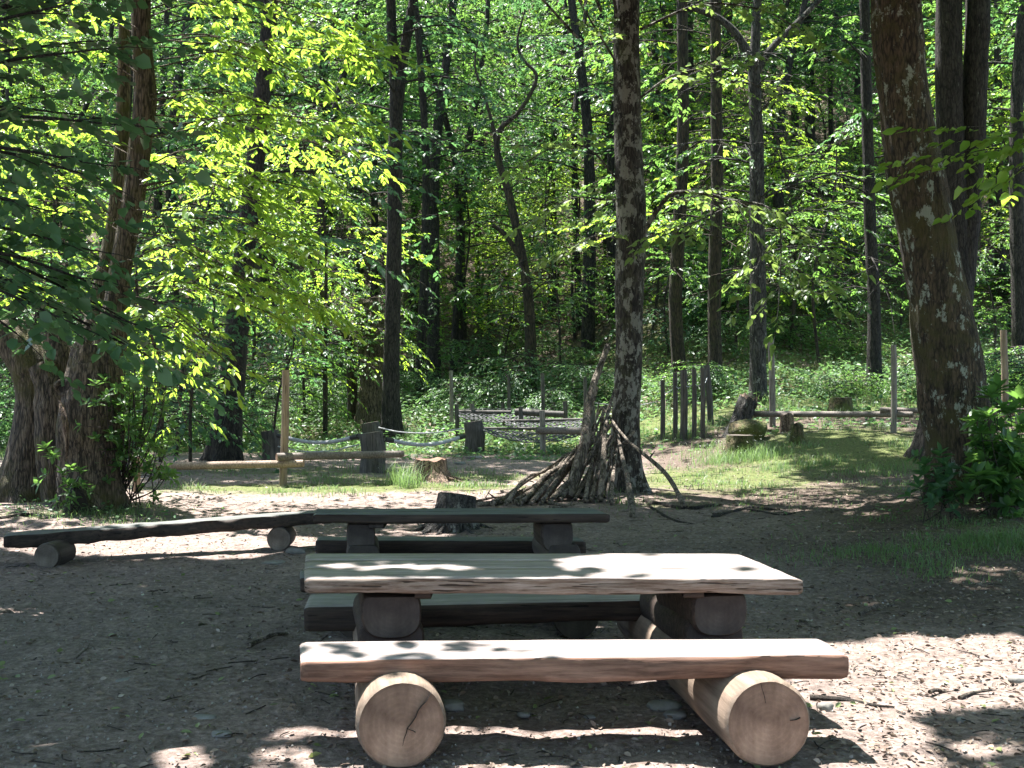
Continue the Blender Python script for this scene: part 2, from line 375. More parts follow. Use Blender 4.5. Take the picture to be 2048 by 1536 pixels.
m, nt, b = new_mat('litter'); geo = nd(nt, 'ShaderNodeNewGeometry')
nt.links.new(ramp(nt, geo.outputs['Random Per Island'], [(0, (.08, .055, .04)), (.35, (.17, .12, .09)), (.6, (.26, .20, .16)), (.85, (.12, .08, .05)), (1, (.36, .31, .27))]), b.inputs['Base Color']); b.inputs['Roughness'].default_value = .7; M['litter'] = m
m, nt, b = new_mat('grit'); geo = nd(nt, 'ShaderNodeNewGeometry')
nt.links.new(ramp(nt, geo.outputs['Random Per Island'], [(0, (.09, .075, .065)), (.5, (.19, .17, .15)), (.9, (.26, .24, .22)), (1, (.42, .40, .37))]), b.inputs['Base Color']); M['grit'] = m
m, nt, b = new_mat('flower'); b.inputs['Base Color'].default_value = (.75, .76, .70, 1); M['flower'] = m

# soil: bare trodden earth, moss and leaf-mould, chosen by a painted ground attribute (what grows where)
m, nt, b = new_mat('soil'); v = coords(nt)
at1 = nd(nt, 'ShaderNodeAttribute', attribute_name='cover'); sep = nd(nt, 'ShaderNodeSeparateColor'); nt.links.new(at1.outputs['Color'], sep.inputs[0])
nA = noise(nt, v, 1.1, 6, .6); nB = noise(nt, v, 26, 8, .75); nC = noise(nt, v, 7, 6, .7)
vo = nd(nt, 'ShaderNodeTexVoronoi', Scale=48.0); nt.links.new(v, vo.inputs['Vector'])
soil = ramp(nt, nB, [(.30, (.10, .078, .066)), (.52, (.26, .21, .19)), (.72, (.46, .39, .37))])
soil = mixc(nt, .8, soil, ramp(nt, nC, [(.35, g(.62)), (.65, g(1.15))]), 'MULTIPLY')
soil = mixc(nt, .7, soil, ramp(nt, nA, [(.35, (.75, .72, .70)), (.65, (1.1, 1.05, 1.0))]), 'MULTIPLY')
soil = mixc(nt, ramp(nt, vo.outputs['Distance'], [(.12, g(.35)), (.2, g(0))]), soil, (.30, .27, .24))
mould = ramp(nt, nB, [(.3, (.025, .019, .015)), (.55, (.085, .062, .046)), (.75, (.24, .185, .145))])
moss = ramp(nt, nB, [(.35, (.035, .045, .018)), (.65, (.17, .195, .07))])
def thr(att, nz, lo=.15, hi=.35):
    a = nd(nt, 'ShaderNodeMath', operation='MULTIPLY_ADD'); nt.links.new(nz, a.inputs[0]); a.inputs[1].default_value = 1.05; nt.links.new(att, a.inputs[2])
    s_ = nd(nt, 'ShaderNodeMath', operation='SUBTRACT'); nt.links.new(a.outputs[0], s_.inputs[0]); s_.inputs[1].default_value = 1.0
    return ramp(nt, s_.outputs[0], [(lo - .1, g(0)), (hi, g(1))])
c = mixc(nt, sep.outputs['Green'], soil, mould); c = mixc(nt, thr(sep.outputs['Red'], noise(nt, v, 3.2, 6, .7)), c, moss)
nt.links.new(c, b.inputs['Base Color']); b.inputs['Roughness'].default_value = .95; b.inputs['Specular IOR Level'].default_value = .2
hb = nd(nt, 'ShaderNodeMath', operation='MULTIPLY_ADD'); nt.links.new(nC, hb.inputs[0]); hb.inputs[1].default_value = 2.0; nt.links.new(nB, hb.inputs[2])
bump(nt, b, hb.outputs[0], .9, .018); M['soil'] = m

# ------------------------------------------------------------------ ground
BL = [(-2.2, 15.3, 3.6, 1.1, .95), (-1.6, 17.0, 3.4, 1.2, .75), (4.6, 14.0, 1.6, 1.2, .6), (2.6, 14.6, 1.6, .8, .7), (3.0, 16.6, 2.0, 2.6, .95), (1.9, 13.2, 1.4, .8, .6), (4.6, 9.6, 1.6, 1.6, .8), (6.5, 9.5, 2.5, 2, .7), (5.3, 18.5, 2.6, 3, .95),
      (-4.6, 12.0, 1.3, .7, .7), (-8, 14.5, 2.5, 3, .9), (-.2, 17.2, 1.6, 1.0, .8), (5.2, 6.6, 1, .5, .4), (-3.2, 18.3, 3, 1.4, .7), (.8, 20.5, 1.2, .8, .6), (-1.2, 14.9, 2.2, .5, .3)]
def grassmask(x, y):
    o = np.zeros_like(x)
    for cx, cy, rx, ry, a in BL: o = np.maximum(o, a * np.exp(-(((x - cx) / rx) ** 2 + ((y - cy) / ry) ** 2) ** 1.5))
    back = sstep(20.5, 23.5, y + .9 * n2(x, y, .5, 2)) * .95
    back = back * (1 - .8 * np.exp(-(((x + .7) / 1.6) ** 2 + ((y - 20.8) / 1.8) ** 2)))
    return np.clip(np.maximum(o, back), 0, 1)
def axis(lo, hi, a, b_, step, gr=1.09):
    c = list(np.arange(a, b_, step)); s = step
    while c[-1] < hi: s = min(s * gr, 3.0); c.append(c[-1] + s)
    s = step
    while c[0] > lo: s = min(s * gr, 3.0); c.insert(0, c[0] - s)
    return np.array(c)
xs = axis(-95, 95, -6, 7, .09); ys = axis(-30, 140, 3.2, 15, .09, 1.05)
GX, GY = np.meshgrid(xs, ys); GZ = terrain(GX, GY)
GZ = GZ + (0.012 * n2(GX, GY, 6.0, 3) + .004 * R.normal(size=GX.shape)) * (GY < 25)
gm = MB(); nx, ny = len(xs), len(ys)
i = (np.arange(ny - 1)[:, None] * nx + np.arange(nx - 1)[None]).ravel()
gm.add(np.stack([GX, GY, GZ], -1).reshape(-1, 3), np.stack([i, i + 1, i + nx + 1, i + nx], -1))
ground = gm.obj('ground', M['soil']); tag(ground, kind='structure')
ca = ground.data.color_attributes.new('cover', 'FLOAT_COLOR', 'POINT')
mask = grassmask(GX.ravel(), GY.ravel())
mould_m = np.clip(sstep(23, 30, GY.ravel()) + .75 * sstep(1.6, 3.2, GX.ravel() + .6 * n2(GX.ravel(), GY.ravel(), .5, 2)) * sstep(6.0, 7.5, GY.ravel()), 0, 1)
colr = np.stack([mask * (1 - .45 * sstep(30, 40, GY.ravel())), mould_m, mask * 0, mask * 0 + 1], -1); ca.data.foreach_set('color', colr.astype(np.float32).ravel())

# ------------------------------------------------------------------ planks and logs
def plank(mb, L0, R0, L1, R1, th, mt=0, ms=1, wob=.006, seed=0, bev=.012, thr=None, rough_end=0):
    """L0,R0 near left/right top corners; L1,R1 far ones; th thickness"""
    L0, R0, L1, R1 = map(lambda a: np.asarray(a, float), (L0, R0, L1, R1)); n = 64
    thr = th if thr is None else thr
    u = np.linspace(0, 1, n); u = .5 - .5 * np.cos(np.pi * u) * (1 - 0) if False else u
    u = np.concatenate([[0, .004, .012], u[1:-1], [.988, .996, 1]]); n = len(u)
    prof = [(bev * 1.2, 0), (.25, 0), (.5, 0), (.75, 0), (1 - bev * 1.2, 0), (1, .25), (1, .6), (.985, 1 - .08), (.95, 1), (.5, 1), (.05, 1), (.012, .93), (0, .7), (0, .4), (0.002, .12)]
    V = np.empty((n, len(prof), 3))
    for a, (s, t) in enumerate(prof):
        for j in range(n):
            p = (L0 * (1 - u[j]) + R0 * u[j]) * (1 - s) + (L1 * (1 - u[j]) + R1 * u[j]) * s
            e = min(u[j], 1 - u[j]); sh = .010 if e == 0 else .004 if e < .006 else 0
            T = th * (1 - u[j]) + thr * u[j]
            p = p + np.array([0, sh * (1 - 2 * s), -t * T + (-sh if t < .5 else sh)])
            V[j, a] = p
    nn = fnoise(V * np.array([1, 4, 4]) + seed * 5.1, 3.0, 3); n3_ = fnoise(V * np.array([5, 9, 9]) + seed, 4.0, 2)
    edge = np.array([0 if 0 < s < 1 and t == 0 else 1 for s, t in prof])
    V[..., 1] += (nn * wob * 1.6 + n3_ * wob * .5) * edge[None]; V[..., 2] += nn * wob * np.where(edge, 1, .35)[None]
    k = len(prof); i = np.arange(n - 1)[:, None] * k; j = np.arange(k)[None]; j2 = (j + 1) % k
    q = np.stack([i + j, i + k + j, i + k + j2, i + j2], -1)
    mats = np.where((np.arange(k) < 4), mt, ms); mats = np.broadcast_to(mats[None], q.shape[:2])
    mb.add(V.reshape(-1, 3), q.reshape(-1, 4), mat=mats.ravel())
    for e, rev in ((0, False), (n - 1, True)):
        c = V[e].mean(0); a = np.arange(k); t = np.stack([a, (a + 1) % k, np.full(k, k)], -1)
        if rev: t = t[:, ::-1]
        mb.add(np.vstack([V[e], c[None]]), None, t, mat=ms)
def log_obj(name, parent, loc0, p0, p1, r0, r1, mats, squash=None, prof=None, seg=36, rough=.02, seed=0):
    """a log from p0 to p1 as its own object whose local y runs along it (for the end grain)"""
    p0 = np.asarray(p0, float); p1 = np.asarray(p1, float); d = p1 - p0; L = np.linalg.norm(d)
    mb = MB(); ts = np.concatenate([[0, .012 / L, .03 / L], np.linspace(.06, .94, 14), [1 - .03 / L, 1 - .012 / L, 1]])
    th = np.linspace(0, 2 * np.pi, seg, endpoint=False); V = []
    for t in ts:
        e = min(t, 1 - t) * L; r = (r0 * (1 - t) + r1 * t) * (1 - (.075 if e < .001 else .02 if e < .02 else 0))
        cx, cz = np.cos(th), np.sin(th)
        if prof: cx, cz = prof(th)
        V.append(np.stack([r * cx, np.full(seg, t * L), r * cz], -1))
    V = np.array(V); nn = fnoise(V * np.array([1, .5, 1]) + seed * 3.3, 7, 3); V[..., 0] *= 1 + rough * nn; V[..., 2] *= 1 + rough * nn
    n = len(ts); i = np.arange(n - 1)[:, None] * seg; j = np.arange(seg)[None]; j2 = (j + 1) % seg
    mb.add(V.reshape(-1, 3), np.stack([i + j, i + seg + j, i + seg + j2, i + j2], -1).reshape(-1, 4)[:, ::-1], mat=0)
    for e, rev in ((0, 0), (n - 1, 1)):
        c = V[e].mean(0); inn = c + (V[e] - c) * .55; a = np.arange(seg); b2 = (a + 1) % seg
        q = np.stack([a, b2, seg + b2, seg + a], -1); t = np.stack([seg + a, seg + b2, np.full(seg, 2 * seg)], -1)
        if rev: q = q[:, ::-1]; t = t[:, ::-1]
        mb.add(np.vstack([V[e], inn, c[None]]), q, t, mat=1)
    me = mb.mesh(name, mats); o = bpy.data.objects.new(name, me); COL.objects.link(o); o.parent = parent
    y = Vector(d).normalized(); x = y.cross(Vector((0, 0, 1))).normalized(); z = x.cross(y)
    Mx = Matrix((x, y, z)).transposed().to_4x4(); Mx.translation = Vector(p0 - np.asarray(loc0)); o.matrix_local = Mx
    return o
def split(name, parent, loc0, c0, pts, wd):
    """an open drying split: a thin dark wedge sunk in the end face"""
    mb = MB(); P = np.asarray(pts, float); n = len(P); V = []
    for k, p in enumerate(P):
        w_ = wd * math.sin(math.pi * (k + .25) / (n - .5)); w_ = max(w_, .0006)
        V += [p + [-w_, 0, 0], p + [w_, 0, 0], p + [w_ * .6, .02, 0], p + [-w_ * .6, .02, 0]]
    q = []
    for k in range(n - 1):
        a = k * 4
        for s in range(4): q.append([a + s, a + (s + 1) % 4, a + 4 + (s + 1) % 4, a + 4 + s])
    mb.add(V, q); return mb.obj(name, M['hollow'], parent, loc0, smooth=False)
def halfround(flat=.55, w_=1.0, h_=1.0):
    def f(th):
        x = np.sign(np.cos(th)) * np.abs(np.cos(th)) ** .7; z = np.sign(np.sin(th)) * np.abs(np.sin(th)) ** .75
        return x * w_, np.where(z > flat, flat, z) * h_
    return f
def topflat(flat=.55, w_=1.0, h_=1.0):
    f0 = halfround(flat, w_, h_)
    return f0

# ---- near picnic table
def picnic(loc, label, planks, benches, logs, ups, lows, batt, mt, ms, mr, ml, me_, mbk, mbe):
    t = thing('picnic_table', loc, label, 'picnic table')
    for k, (a, b_, c_, d_, th, side) in enumerate(planks):
        mb = MB(); plank(mb, a, b_, c_, d_, th, seed=k + loc[1], wob=.005 if k == 0 else .0005, bev=.006); mb.obj('plank', [M[mt], M[side]], t, loc)
    for k, (a, b_, c_, d_, th, thr_) in enumerate(benches):
        mb = MB(); plank(mb, a, b_, c_, d_, th, seed=k + 9 + loc[1], wob=.007, bev=.018, thr=thr_); o = mb.obj('bench_seat', [M[mt if k == 0 or mt == 'top_dark' else 'top_mid'], M[ms if k == 0 else 'side_dark']], t, loc)  # near table's rear seat: deep shade painted into its side wood
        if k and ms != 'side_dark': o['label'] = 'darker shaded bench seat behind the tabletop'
    for k, (p0, p1, r0, r1) in enumerate(logs): log_obj('base_log', t, loc, p0, p1, r0, r1, [M[ml], M[me_]], seed=k, rough=.03)
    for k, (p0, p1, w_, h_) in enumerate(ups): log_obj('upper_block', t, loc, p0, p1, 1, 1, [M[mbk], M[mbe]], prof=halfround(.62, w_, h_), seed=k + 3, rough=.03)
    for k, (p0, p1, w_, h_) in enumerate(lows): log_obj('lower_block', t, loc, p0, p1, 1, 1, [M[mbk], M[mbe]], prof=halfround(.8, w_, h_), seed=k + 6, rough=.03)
    for c0, s in batt:
        mb = MB(); x, y, z = c0; a, b_, h_ = s
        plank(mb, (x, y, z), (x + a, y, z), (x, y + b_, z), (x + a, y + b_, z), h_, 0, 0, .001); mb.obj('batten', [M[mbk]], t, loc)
    return t
loc1 = (0.2, 5.2, 0.04)
T1 = picnic(loc1, 'nearest log picnic table with pale sunlit planks and round log feet', 
    [((-.884, 4.89, .636), (1.24, 4.89, .632), (-.933, 5.17, .635), (1.195, 5.17, .632), .066, 'side_rough'),
     ((-.936, 5.174, .635), (1.19, 5.174, .632), (-.972, 5.40, .632), (1.165, 5.40, .63), .06, 'side_rough'),
     ((-.974, 5.402, .632), (1.16, 5.402, .63), (-1.007, 5.62, .633), (1.12, 5.62, .631), .06, 'side_rough')],
    [((-.811, 4.40, .402), (1.293, 4.40, .425), (-.872, 4.73, .403), (1.277, 4.73, .417), .088, .094),
     ((-1.06, 5.85, .322), (1.14, 5.88, .355), (-1.075, 6.12, .345), (1.12, 6.14, .358), .125, .09)],
    [((-.4075, 4.255, .202), (-.745, 6.36, .15), .168, .14), ((.951, 4.255, .208), (.72, 6.4, .17), .166, .15)],
    [((-.522, 4.99, .47), (-.61, 5.56, .47), .132, .118 * 1.0), ((.905, 4.99, .475), (.81, 5.56, .475), .125, .112)],
    [((-.525, 5.02, .345), (-.66, 5.85, .33), .145, .10), ((.885, 5.03, .35), (.78, 5.9, .34), .135, .10)],
    [((-.42, 4.95, .568), (.07, .6, .035)), ((.74, 4.96, .566), (.09, .6, .03))],
    'top_grey', 'side_red', 'side_rough', 'log_side', 'end_tan', 'side_dark', 'end_dark')  # last pair: support blocks, shade under the tabletop put into their colour
zc, yc, xc = .202, 4.2535, -.4075
split('split', T1, loc1, None, [(xc + a, yc, zc + b) for a, b in [(.108, .118), (.095, .095), (.088, .085), (.07, .068), (.058, .05), (.05, .028), (.036, .008), (.02, -.012), (.016, -.03), (.008, -.05), (.004, -.072), (-.003, -.09)]], .0019)
split('split', T1, loc1, None, [(xc + a, yc, zc + b) for a, b in [(.02, -.012), (.028, -.018), (.04, -.021), (.05, -.028)]], .0007)
split('split', T1, loc1, None, [(.951 + a, yc, .208 + b) for a, b in [(-.03, .15), (-.024, .125), (-.016, .1), (-.012, .075)]], .0009)
split('split', T1, loc1, None, [(.951 + a, yc, .208 + b) for a, b in [(.118, .02), (.10, .012), (.08, .01)]], .0006)
loc2 = (-.35, 7.4, 0.04)
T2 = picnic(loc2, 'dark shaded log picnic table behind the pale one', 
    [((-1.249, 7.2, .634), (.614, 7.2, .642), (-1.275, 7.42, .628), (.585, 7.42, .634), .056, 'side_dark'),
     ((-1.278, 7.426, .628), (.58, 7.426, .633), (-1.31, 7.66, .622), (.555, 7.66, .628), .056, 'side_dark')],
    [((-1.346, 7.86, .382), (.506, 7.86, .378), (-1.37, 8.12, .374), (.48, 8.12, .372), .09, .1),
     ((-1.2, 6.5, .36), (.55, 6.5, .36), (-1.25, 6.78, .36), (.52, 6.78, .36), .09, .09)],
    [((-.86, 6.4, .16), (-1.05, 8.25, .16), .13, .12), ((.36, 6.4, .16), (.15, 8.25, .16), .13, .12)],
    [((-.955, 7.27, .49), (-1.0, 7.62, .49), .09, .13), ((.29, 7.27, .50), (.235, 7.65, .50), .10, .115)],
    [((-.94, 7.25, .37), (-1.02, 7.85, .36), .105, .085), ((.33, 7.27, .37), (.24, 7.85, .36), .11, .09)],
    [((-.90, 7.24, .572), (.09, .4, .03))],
    'top_dark', 'side_dark', 'side_dark', 'log_dark', 'end_dark', 'log_dark', 'end_dark')  # support blocks: dark wood has the deep shade in its colour
loc3 = (-2.8, 9.5, .04)
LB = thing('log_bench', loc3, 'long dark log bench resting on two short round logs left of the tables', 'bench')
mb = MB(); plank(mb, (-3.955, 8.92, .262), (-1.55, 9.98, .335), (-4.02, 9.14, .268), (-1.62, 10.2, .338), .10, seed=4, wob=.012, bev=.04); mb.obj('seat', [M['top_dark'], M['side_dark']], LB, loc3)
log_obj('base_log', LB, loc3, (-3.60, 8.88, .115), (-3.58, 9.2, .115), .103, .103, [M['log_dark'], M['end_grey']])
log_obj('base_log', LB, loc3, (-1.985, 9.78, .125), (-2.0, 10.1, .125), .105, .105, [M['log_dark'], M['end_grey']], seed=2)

# ------------------------------------------------------------------ stumps, bollards, posts, fences
def stump(name, px, py, wpx, pytop, label, mat='deadwood', topmat='end_grey', lean=(0, 0), flare=.7, cut=0, seg=40, nroot=5, seed=1, group=None, ragged=0):
    p = G(px, py); r = wpx / 2 / F * p[1]; h = (py - pytop) / F * p[1] * 1.0
    mb = MB(); path = smooth_path([p - [0, 0, .08], p + [lean[0] * h * .4, 0, h * .4], p + [lean[0] * h, lean[1] * h, h]], 14)
    n0 = mb.n; tube(mb, path, np.linspace(r * 1.12, r, 14), seg, .06, 5, True, 0, 1, flare, .28, nroot, .03, seed)
    if cut or ragged:
        for V in mb.v:
            k = np.clip((V[:, 2] - p[2]) / max(h, .01) - .3, 0, 1) / .7
            V[:, 2] += k * (cut * (V[:, 0] - p[0]) + ragged * r * fnoise(V, 14, 2))
    if flare > .9:
        for k in range(nroot + 3):
            a = k * 6.283 / (nroot + 3) + seed + .3 * math.sin(k * 5); L = r * (1.5 + .9 * abs(math.sin(k * 3.7 + seed))); d = np.array([math.cos(a), math.sin(a), 0])
            q = p + d * L * 1.15; q[2] = terrain(q[0], q[1]) - .02; m1 = p + d * r * 1.3; m1[2] = terrain(m1[0], m1[1]) + .05
            tube(mb, smooth_path([p + d * r * .7 + [0, 0, h * .45], p + d * r * 1.02 + [0, 0, h * .2], m1, q], 12), np.linspace(r * .22, r * .05, 12), 10, .12, 8, False, 0)
    o = mb.obj(name, [M[mat], M[topmat]], None, tuple(p)); tag(o, label, 'stump', group); return p, r, h
stump('tree_stump', 861, 962, 62, 919, 'pale broken stump beside a tall grass tuft in front of the short thick posts', 'deadwood', 'end_tan', seed=2, flare=1.1, nroot=4, ragged=.12)
stump('tree_stump', 905, 1058, 74, 990, 'leaning dark stump with spread roots behind the shaded picnic table', 'bark_grey', 'end_dark', lean=(.12, .1), seed=4, flare=1.2, nroot=6)
stump('tree_stump', 1472, 872, 38, 797, 'tall jagged grey-brown stump leaning right among the mossy stumps on the right', 'bark_grey', 'deadwood', lean=(.33, 0), seed=3, flare=.6, ragged=.5)
stump('tree_stump', 1480, 912, 54, 870, 'short dark stump in flowering grass in front of the jagged stump', 'mosswood', 'end_grey', seed=5, flare=.4)
stump('tree_stump', 1574, 862, 24, 828, 'small grey stump standing under the long horizontal rail', 'deadwood', 'end_grey', seed=6, flare=.3, ragged=.3)
stump('tree_stump', 1594, 886, 24, 852, 'low rotten mossy stump in front of the small grey one', 'mosswood', 'mosswood', seed=7, flare=.6, ragged=.6)
stump('tree_stump', 1682, 828, 42, 795, 'mossy cut stump behind the long rail on the right', 'mosswood', 'end_grey', seed=8, flare=.4)
mb = MB(); pa = G(1468, 884); pb = G(1536, 880)
tube(mb, smooth_path([pa + [0, .1, .16], (pa + pb) / 2 + [0, .05, .22], pb + [0, .2, .10]], 14), np.array([.12] + [.19] * 12 + [.11]), 20, .22, 5, True); 
tag(mb.obj('fallen_log', M['mosswood'], None, tuple(pa)), 'mossy chunk of fallen trunk lying between the jagged stump and the rail', 'log')

def vpost(name, px, py, pytop, wpx, mat, label, pxt=None, group=None, Y=None, sq=True, cat='post', endmat='end_grey', parent=None, ploc=None, taper=.93):
    p = G(px, py) if Y is None else at(px, py, Y)
    t = at(px if pxt is None else pxt, pytop, p[1]); r = wpx / 2 / F * p[1]
    mb = MB(); tube(mb, smooth_path([p - [0, 0, .15], (p + t) / 2 + [r * .2, 0, 0], t], 12), np.linspace(r, r * taper, 12), 14 if sq else 28, .035, 9, True, 0, 1, ridge=.012, seed=px * .1)
    o = mb.obj(name, [M[mat], M[endmat]], parent, tuple(p) if parent is None else ploc)
    if parent is None: tag(o, label, cat, group)
    return p, t
GB = 'thick short posts holding the ropes'
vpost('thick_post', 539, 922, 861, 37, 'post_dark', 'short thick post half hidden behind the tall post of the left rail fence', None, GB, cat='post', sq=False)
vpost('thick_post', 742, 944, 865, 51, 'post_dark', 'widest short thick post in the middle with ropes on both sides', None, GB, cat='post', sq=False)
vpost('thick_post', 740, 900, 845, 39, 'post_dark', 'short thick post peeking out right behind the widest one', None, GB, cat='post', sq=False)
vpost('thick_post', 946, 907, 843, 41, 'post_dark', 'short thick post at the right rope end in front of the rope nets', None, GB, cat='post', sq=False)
def rope(pts, r, label, ends=True, name='rope'):
    P = smooth_path(pts, 26); mb = MB(); tube(mb, P, r, 10, 0, 1, True, 0)
    loc = tuple(P[0]); t = thing(name, loc, label, 'rope', 'ropes slung between the thick posts')
    mb.obj('rope_body', M['rope'], t, loc)
    if ends:
        for a, b_ in ((0, 3), (23, 26)):
            e = MB(); tube(e, P[a:b_], r * 1.35, 10); e.obj('rope_sleeve', M['rope_end'], t, loc)
rope([at(556, 871, 20.3), at(610, 883, 19.8), at(660, 884, 19.2), at(718, 872, 18.3)], .032, 'thick grey rope sagging left of the widest thick post')
rope([at(768, 878, 18.3), at(830, 889, 19.5), at(880, 886, 20.8), at(928, 872, 21.9)], .034, 'thick grey rope sagging right of the widest thick post')
rope([at(556, 893, 20.2), at(610, 903, 19.8), at(665, 901, 19.2), at(718, 889, 18.3)], .011, 'thin lower rope hanging under the left thick rope', False)
rope([at(757, 855, 22.6), at(800, 864, 22.4), at(860, 866, 22.2), at(926, 857, 22.0)], .013, 'thin rope running from the hidden rear post to the right thick post', False)

# left rail fence: one post, two rails
pf = G(565, 972); lf = tuple(pf)
FL = thing('rail_fence', lf, 'light brown rail fence with one tall post left of the thick posts', 'fence')
vpost('post', 565, 972, 740, 16, 'post_new', '', 572, parent=FL, ploc=lf, endmat='end_tan')
def rail(p0, p1, r, parent, loc, mat='rail', end='end_tan'): return log_obj('rail', parent, loc, p0, p1, r, r * .9, [M[mat], M[end]], seg=16, rough=.05, seed=p0[0])
yy = pf[1] - .12
rail(at(262, 934, yy + .4), at(607, 927, yy), .055, FL, lf); rail(at(553, 914, yy - .02), at(806, 908, yy + .9), .055, FL, lf, 'rail_grey')
vpost('post', 272, 985, 915, 15, 'post_new', '', 272, parent=FL, ploc=lf, endmat='end_tan')
# right rail fence
p1_ = G(1545, 855); lr = tuple(p1_)
FR = thing('rail_fence', lr, 'weathered grey rail fence with tall posts behind the right stumps', 'fence')
a1, _ = vpost('post', 1545, 853, 679, 13, 'post_grey', '', 1541, parent=FR, ploc=lr)
a2, _ = vpost('post', 1787, 866, 690, 12, 'post_grey', '', 1787, parent=FR, ploc=lr)
a3, _ = vpost('post', 2010, 872, 660, 14, 'post_new', '', 2007, parent=FR, ploc=lr, endmat='end_tan')
rail(at(1508, 828, a1[1] - .1), at(1826, 829, a2[1] - .14), .055, FR, lr, 'rail_grey', 'end_grey')
rail(at(1760, 820, a2[1] + .12), at(2022, 826, a3[1] - .1), .05, FR, lr, 'rail_grey', 'end_grey')
rail(at(1985, 822, a3[1] + .1), at(2120, 824, a3[1]), .06, FR, lr, 'rail', 'end_grey')

# row of six slim posts and its wobbly rope
GP = 'row of six slim grey posts'
row = [(1325, 879, 760, 10, 'leftmost and shortest of the six slim grey posts in a row'), (1350, 877, 745, 10, 'second slim grey post from the left in the row of six'),
       (1367, 878, 740, 15, 'thickest slim post, third from the left in the row of six'), (1388, 877, 738, 10, 'fourth slim grey post from the left in the row of six'),
       (1405, 877, 735, 10, 'fifth slim grey post from the left in the row of six'), (1420, 850, 730, 13, 'rightmost of the six slim posts, leaning and set farther back')]
pr = []
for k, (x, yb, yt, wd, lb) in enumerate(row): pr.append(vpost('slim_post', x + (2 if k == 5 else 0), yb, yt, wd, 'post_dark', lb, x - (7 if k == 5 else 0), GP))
mb = MB()
for k in range(5):
    a = pr[k][0] * .2 + pr[k][1] * .8; b_ = pr[k + 1][0] * .2 + pr[k + 1][1] * .8; c_ = (a + b_) / 2 - [0, 0, .07]
    tube(mb, smooth_path([a, c_, b_], 8), .008, 6, cap=False)
a = pr[0][0] * .35 + pr[0][1] * .65
tube(mb, smooth_path([at(1190, 806, pr[0][0][1]), at(1260, 812, pr[0][0][1]), a], 10), .008, 6, cap=False)
tag(mb.obj('rope', M['rope'], None, tuple(pr[0][0])), 'thin pale rope strung from post to post along the six slim posts', 'rope')

# rope-net climbing frame
pc = at(1040, 880, 23.5); pc[2] = terrain(pc[0], pc[1]); lc = tuple(pc)
CF = thing('net_climber', lc, 'low climbing frame of dark posts, beams and sagging rope nets', 'climbing frame')
for x, yb, yt, wd, mt in [(903, 862, 741, 8, 'post_grey'), (1018, 862, 751, 7, 'post_dark'), (1086, 862, 746, 8, 'post_dark'), (1171, 862, 754, 8, 'post_dark'),
                      (914, 884, 808, 9, 'post_dark'), (945, 880, 808, 10, 'post_grey'), (1006, 862, 806, 8, 'post_dark'), (1042, 884, 813, 9, 'post_dark'),
                      (1085, 911, 821, 12, 'post_grey'), (1131, 866, 802, 9, 'post_dark'), (1184, 884, 812, 14, 'post_dark')]:
    vpost('post', x, yb, yt, wd, mt, '', x - 1, parent=CF, ploc=lc)
for a, b_, r in [(at(915, 824, 26.2), at(1022, 825, 26.2), .05), (at(1030, 824, 25.4), at(1128, 829, 25.2), .075), (at(1006, 843, 24.9), at(1176, 839, 25), .04),
                 (at(966, 857, 23.7), at(1078, 857, 23.7), .03), (at(1072, 861, 21.75), at(1182, 863, 21.9), .07)]:
    log_obj('beam', CF, lc, a, b_, r, r * .95, [M['post_dark'] if r != .07 else M['rail_grey'], M['end_dark']], seg=14, rough=.05)
def net(c00, c10, c01, c11, nu, nv, sag, r=.012):
    mb = MB(); u = np.linspace(0, 1, nu); v_ = np.linspace(0, 1, nv)
    def P(a, b_):
        p = (c00 * (1 - a) + c10 * a) * (1 - b_) + (c01 * (1 - a) + c11 * a) * b_; p = p.copy(); p[2] -= sag * 4 * a * (1 - a) * (1 - .6 * b_); p[2] += .012 * math.sin(40 * a + 9 * b_); return p
    for b_ in v_: tube(mb, [P(a, b_) for a in np.linspace(0, 1, 24)], r, 5, cap=False)
    for k, a in enumerate(np.linspace(0, 1, nu)): tube(mb, [P(min(1, max(0, a + .02 * (-1) ** j)), b_) for j, b_ in enumerate(np.linspace(0, 1, 7))], r, 5, cap=False)
    mb.obj('net', M['net'], CF, lc)
net(at(967, 862, 22), at(1168, 866, 21.9), at(967, 857, 23.5), at(1166, 857, 23.5), 24, 5, .20)
net(at(1012, 851, 23.7), at(1178, 851, 23.7), at(1010, 843, 24.9), at(1176, 840, 24.9), 20, 4, .10)
net(at(918, 834, 25.0), at(1085, 838, 25.0), at(918, 826, 26.1), at(1080, 827, 26.1), 20, 4, .10)
net(at(925, 850, 26.3), at(1010, 850, 26.3), at(925, 818, 26.6), at(1078, 818, 26.6), 16, 5, .0, .009)

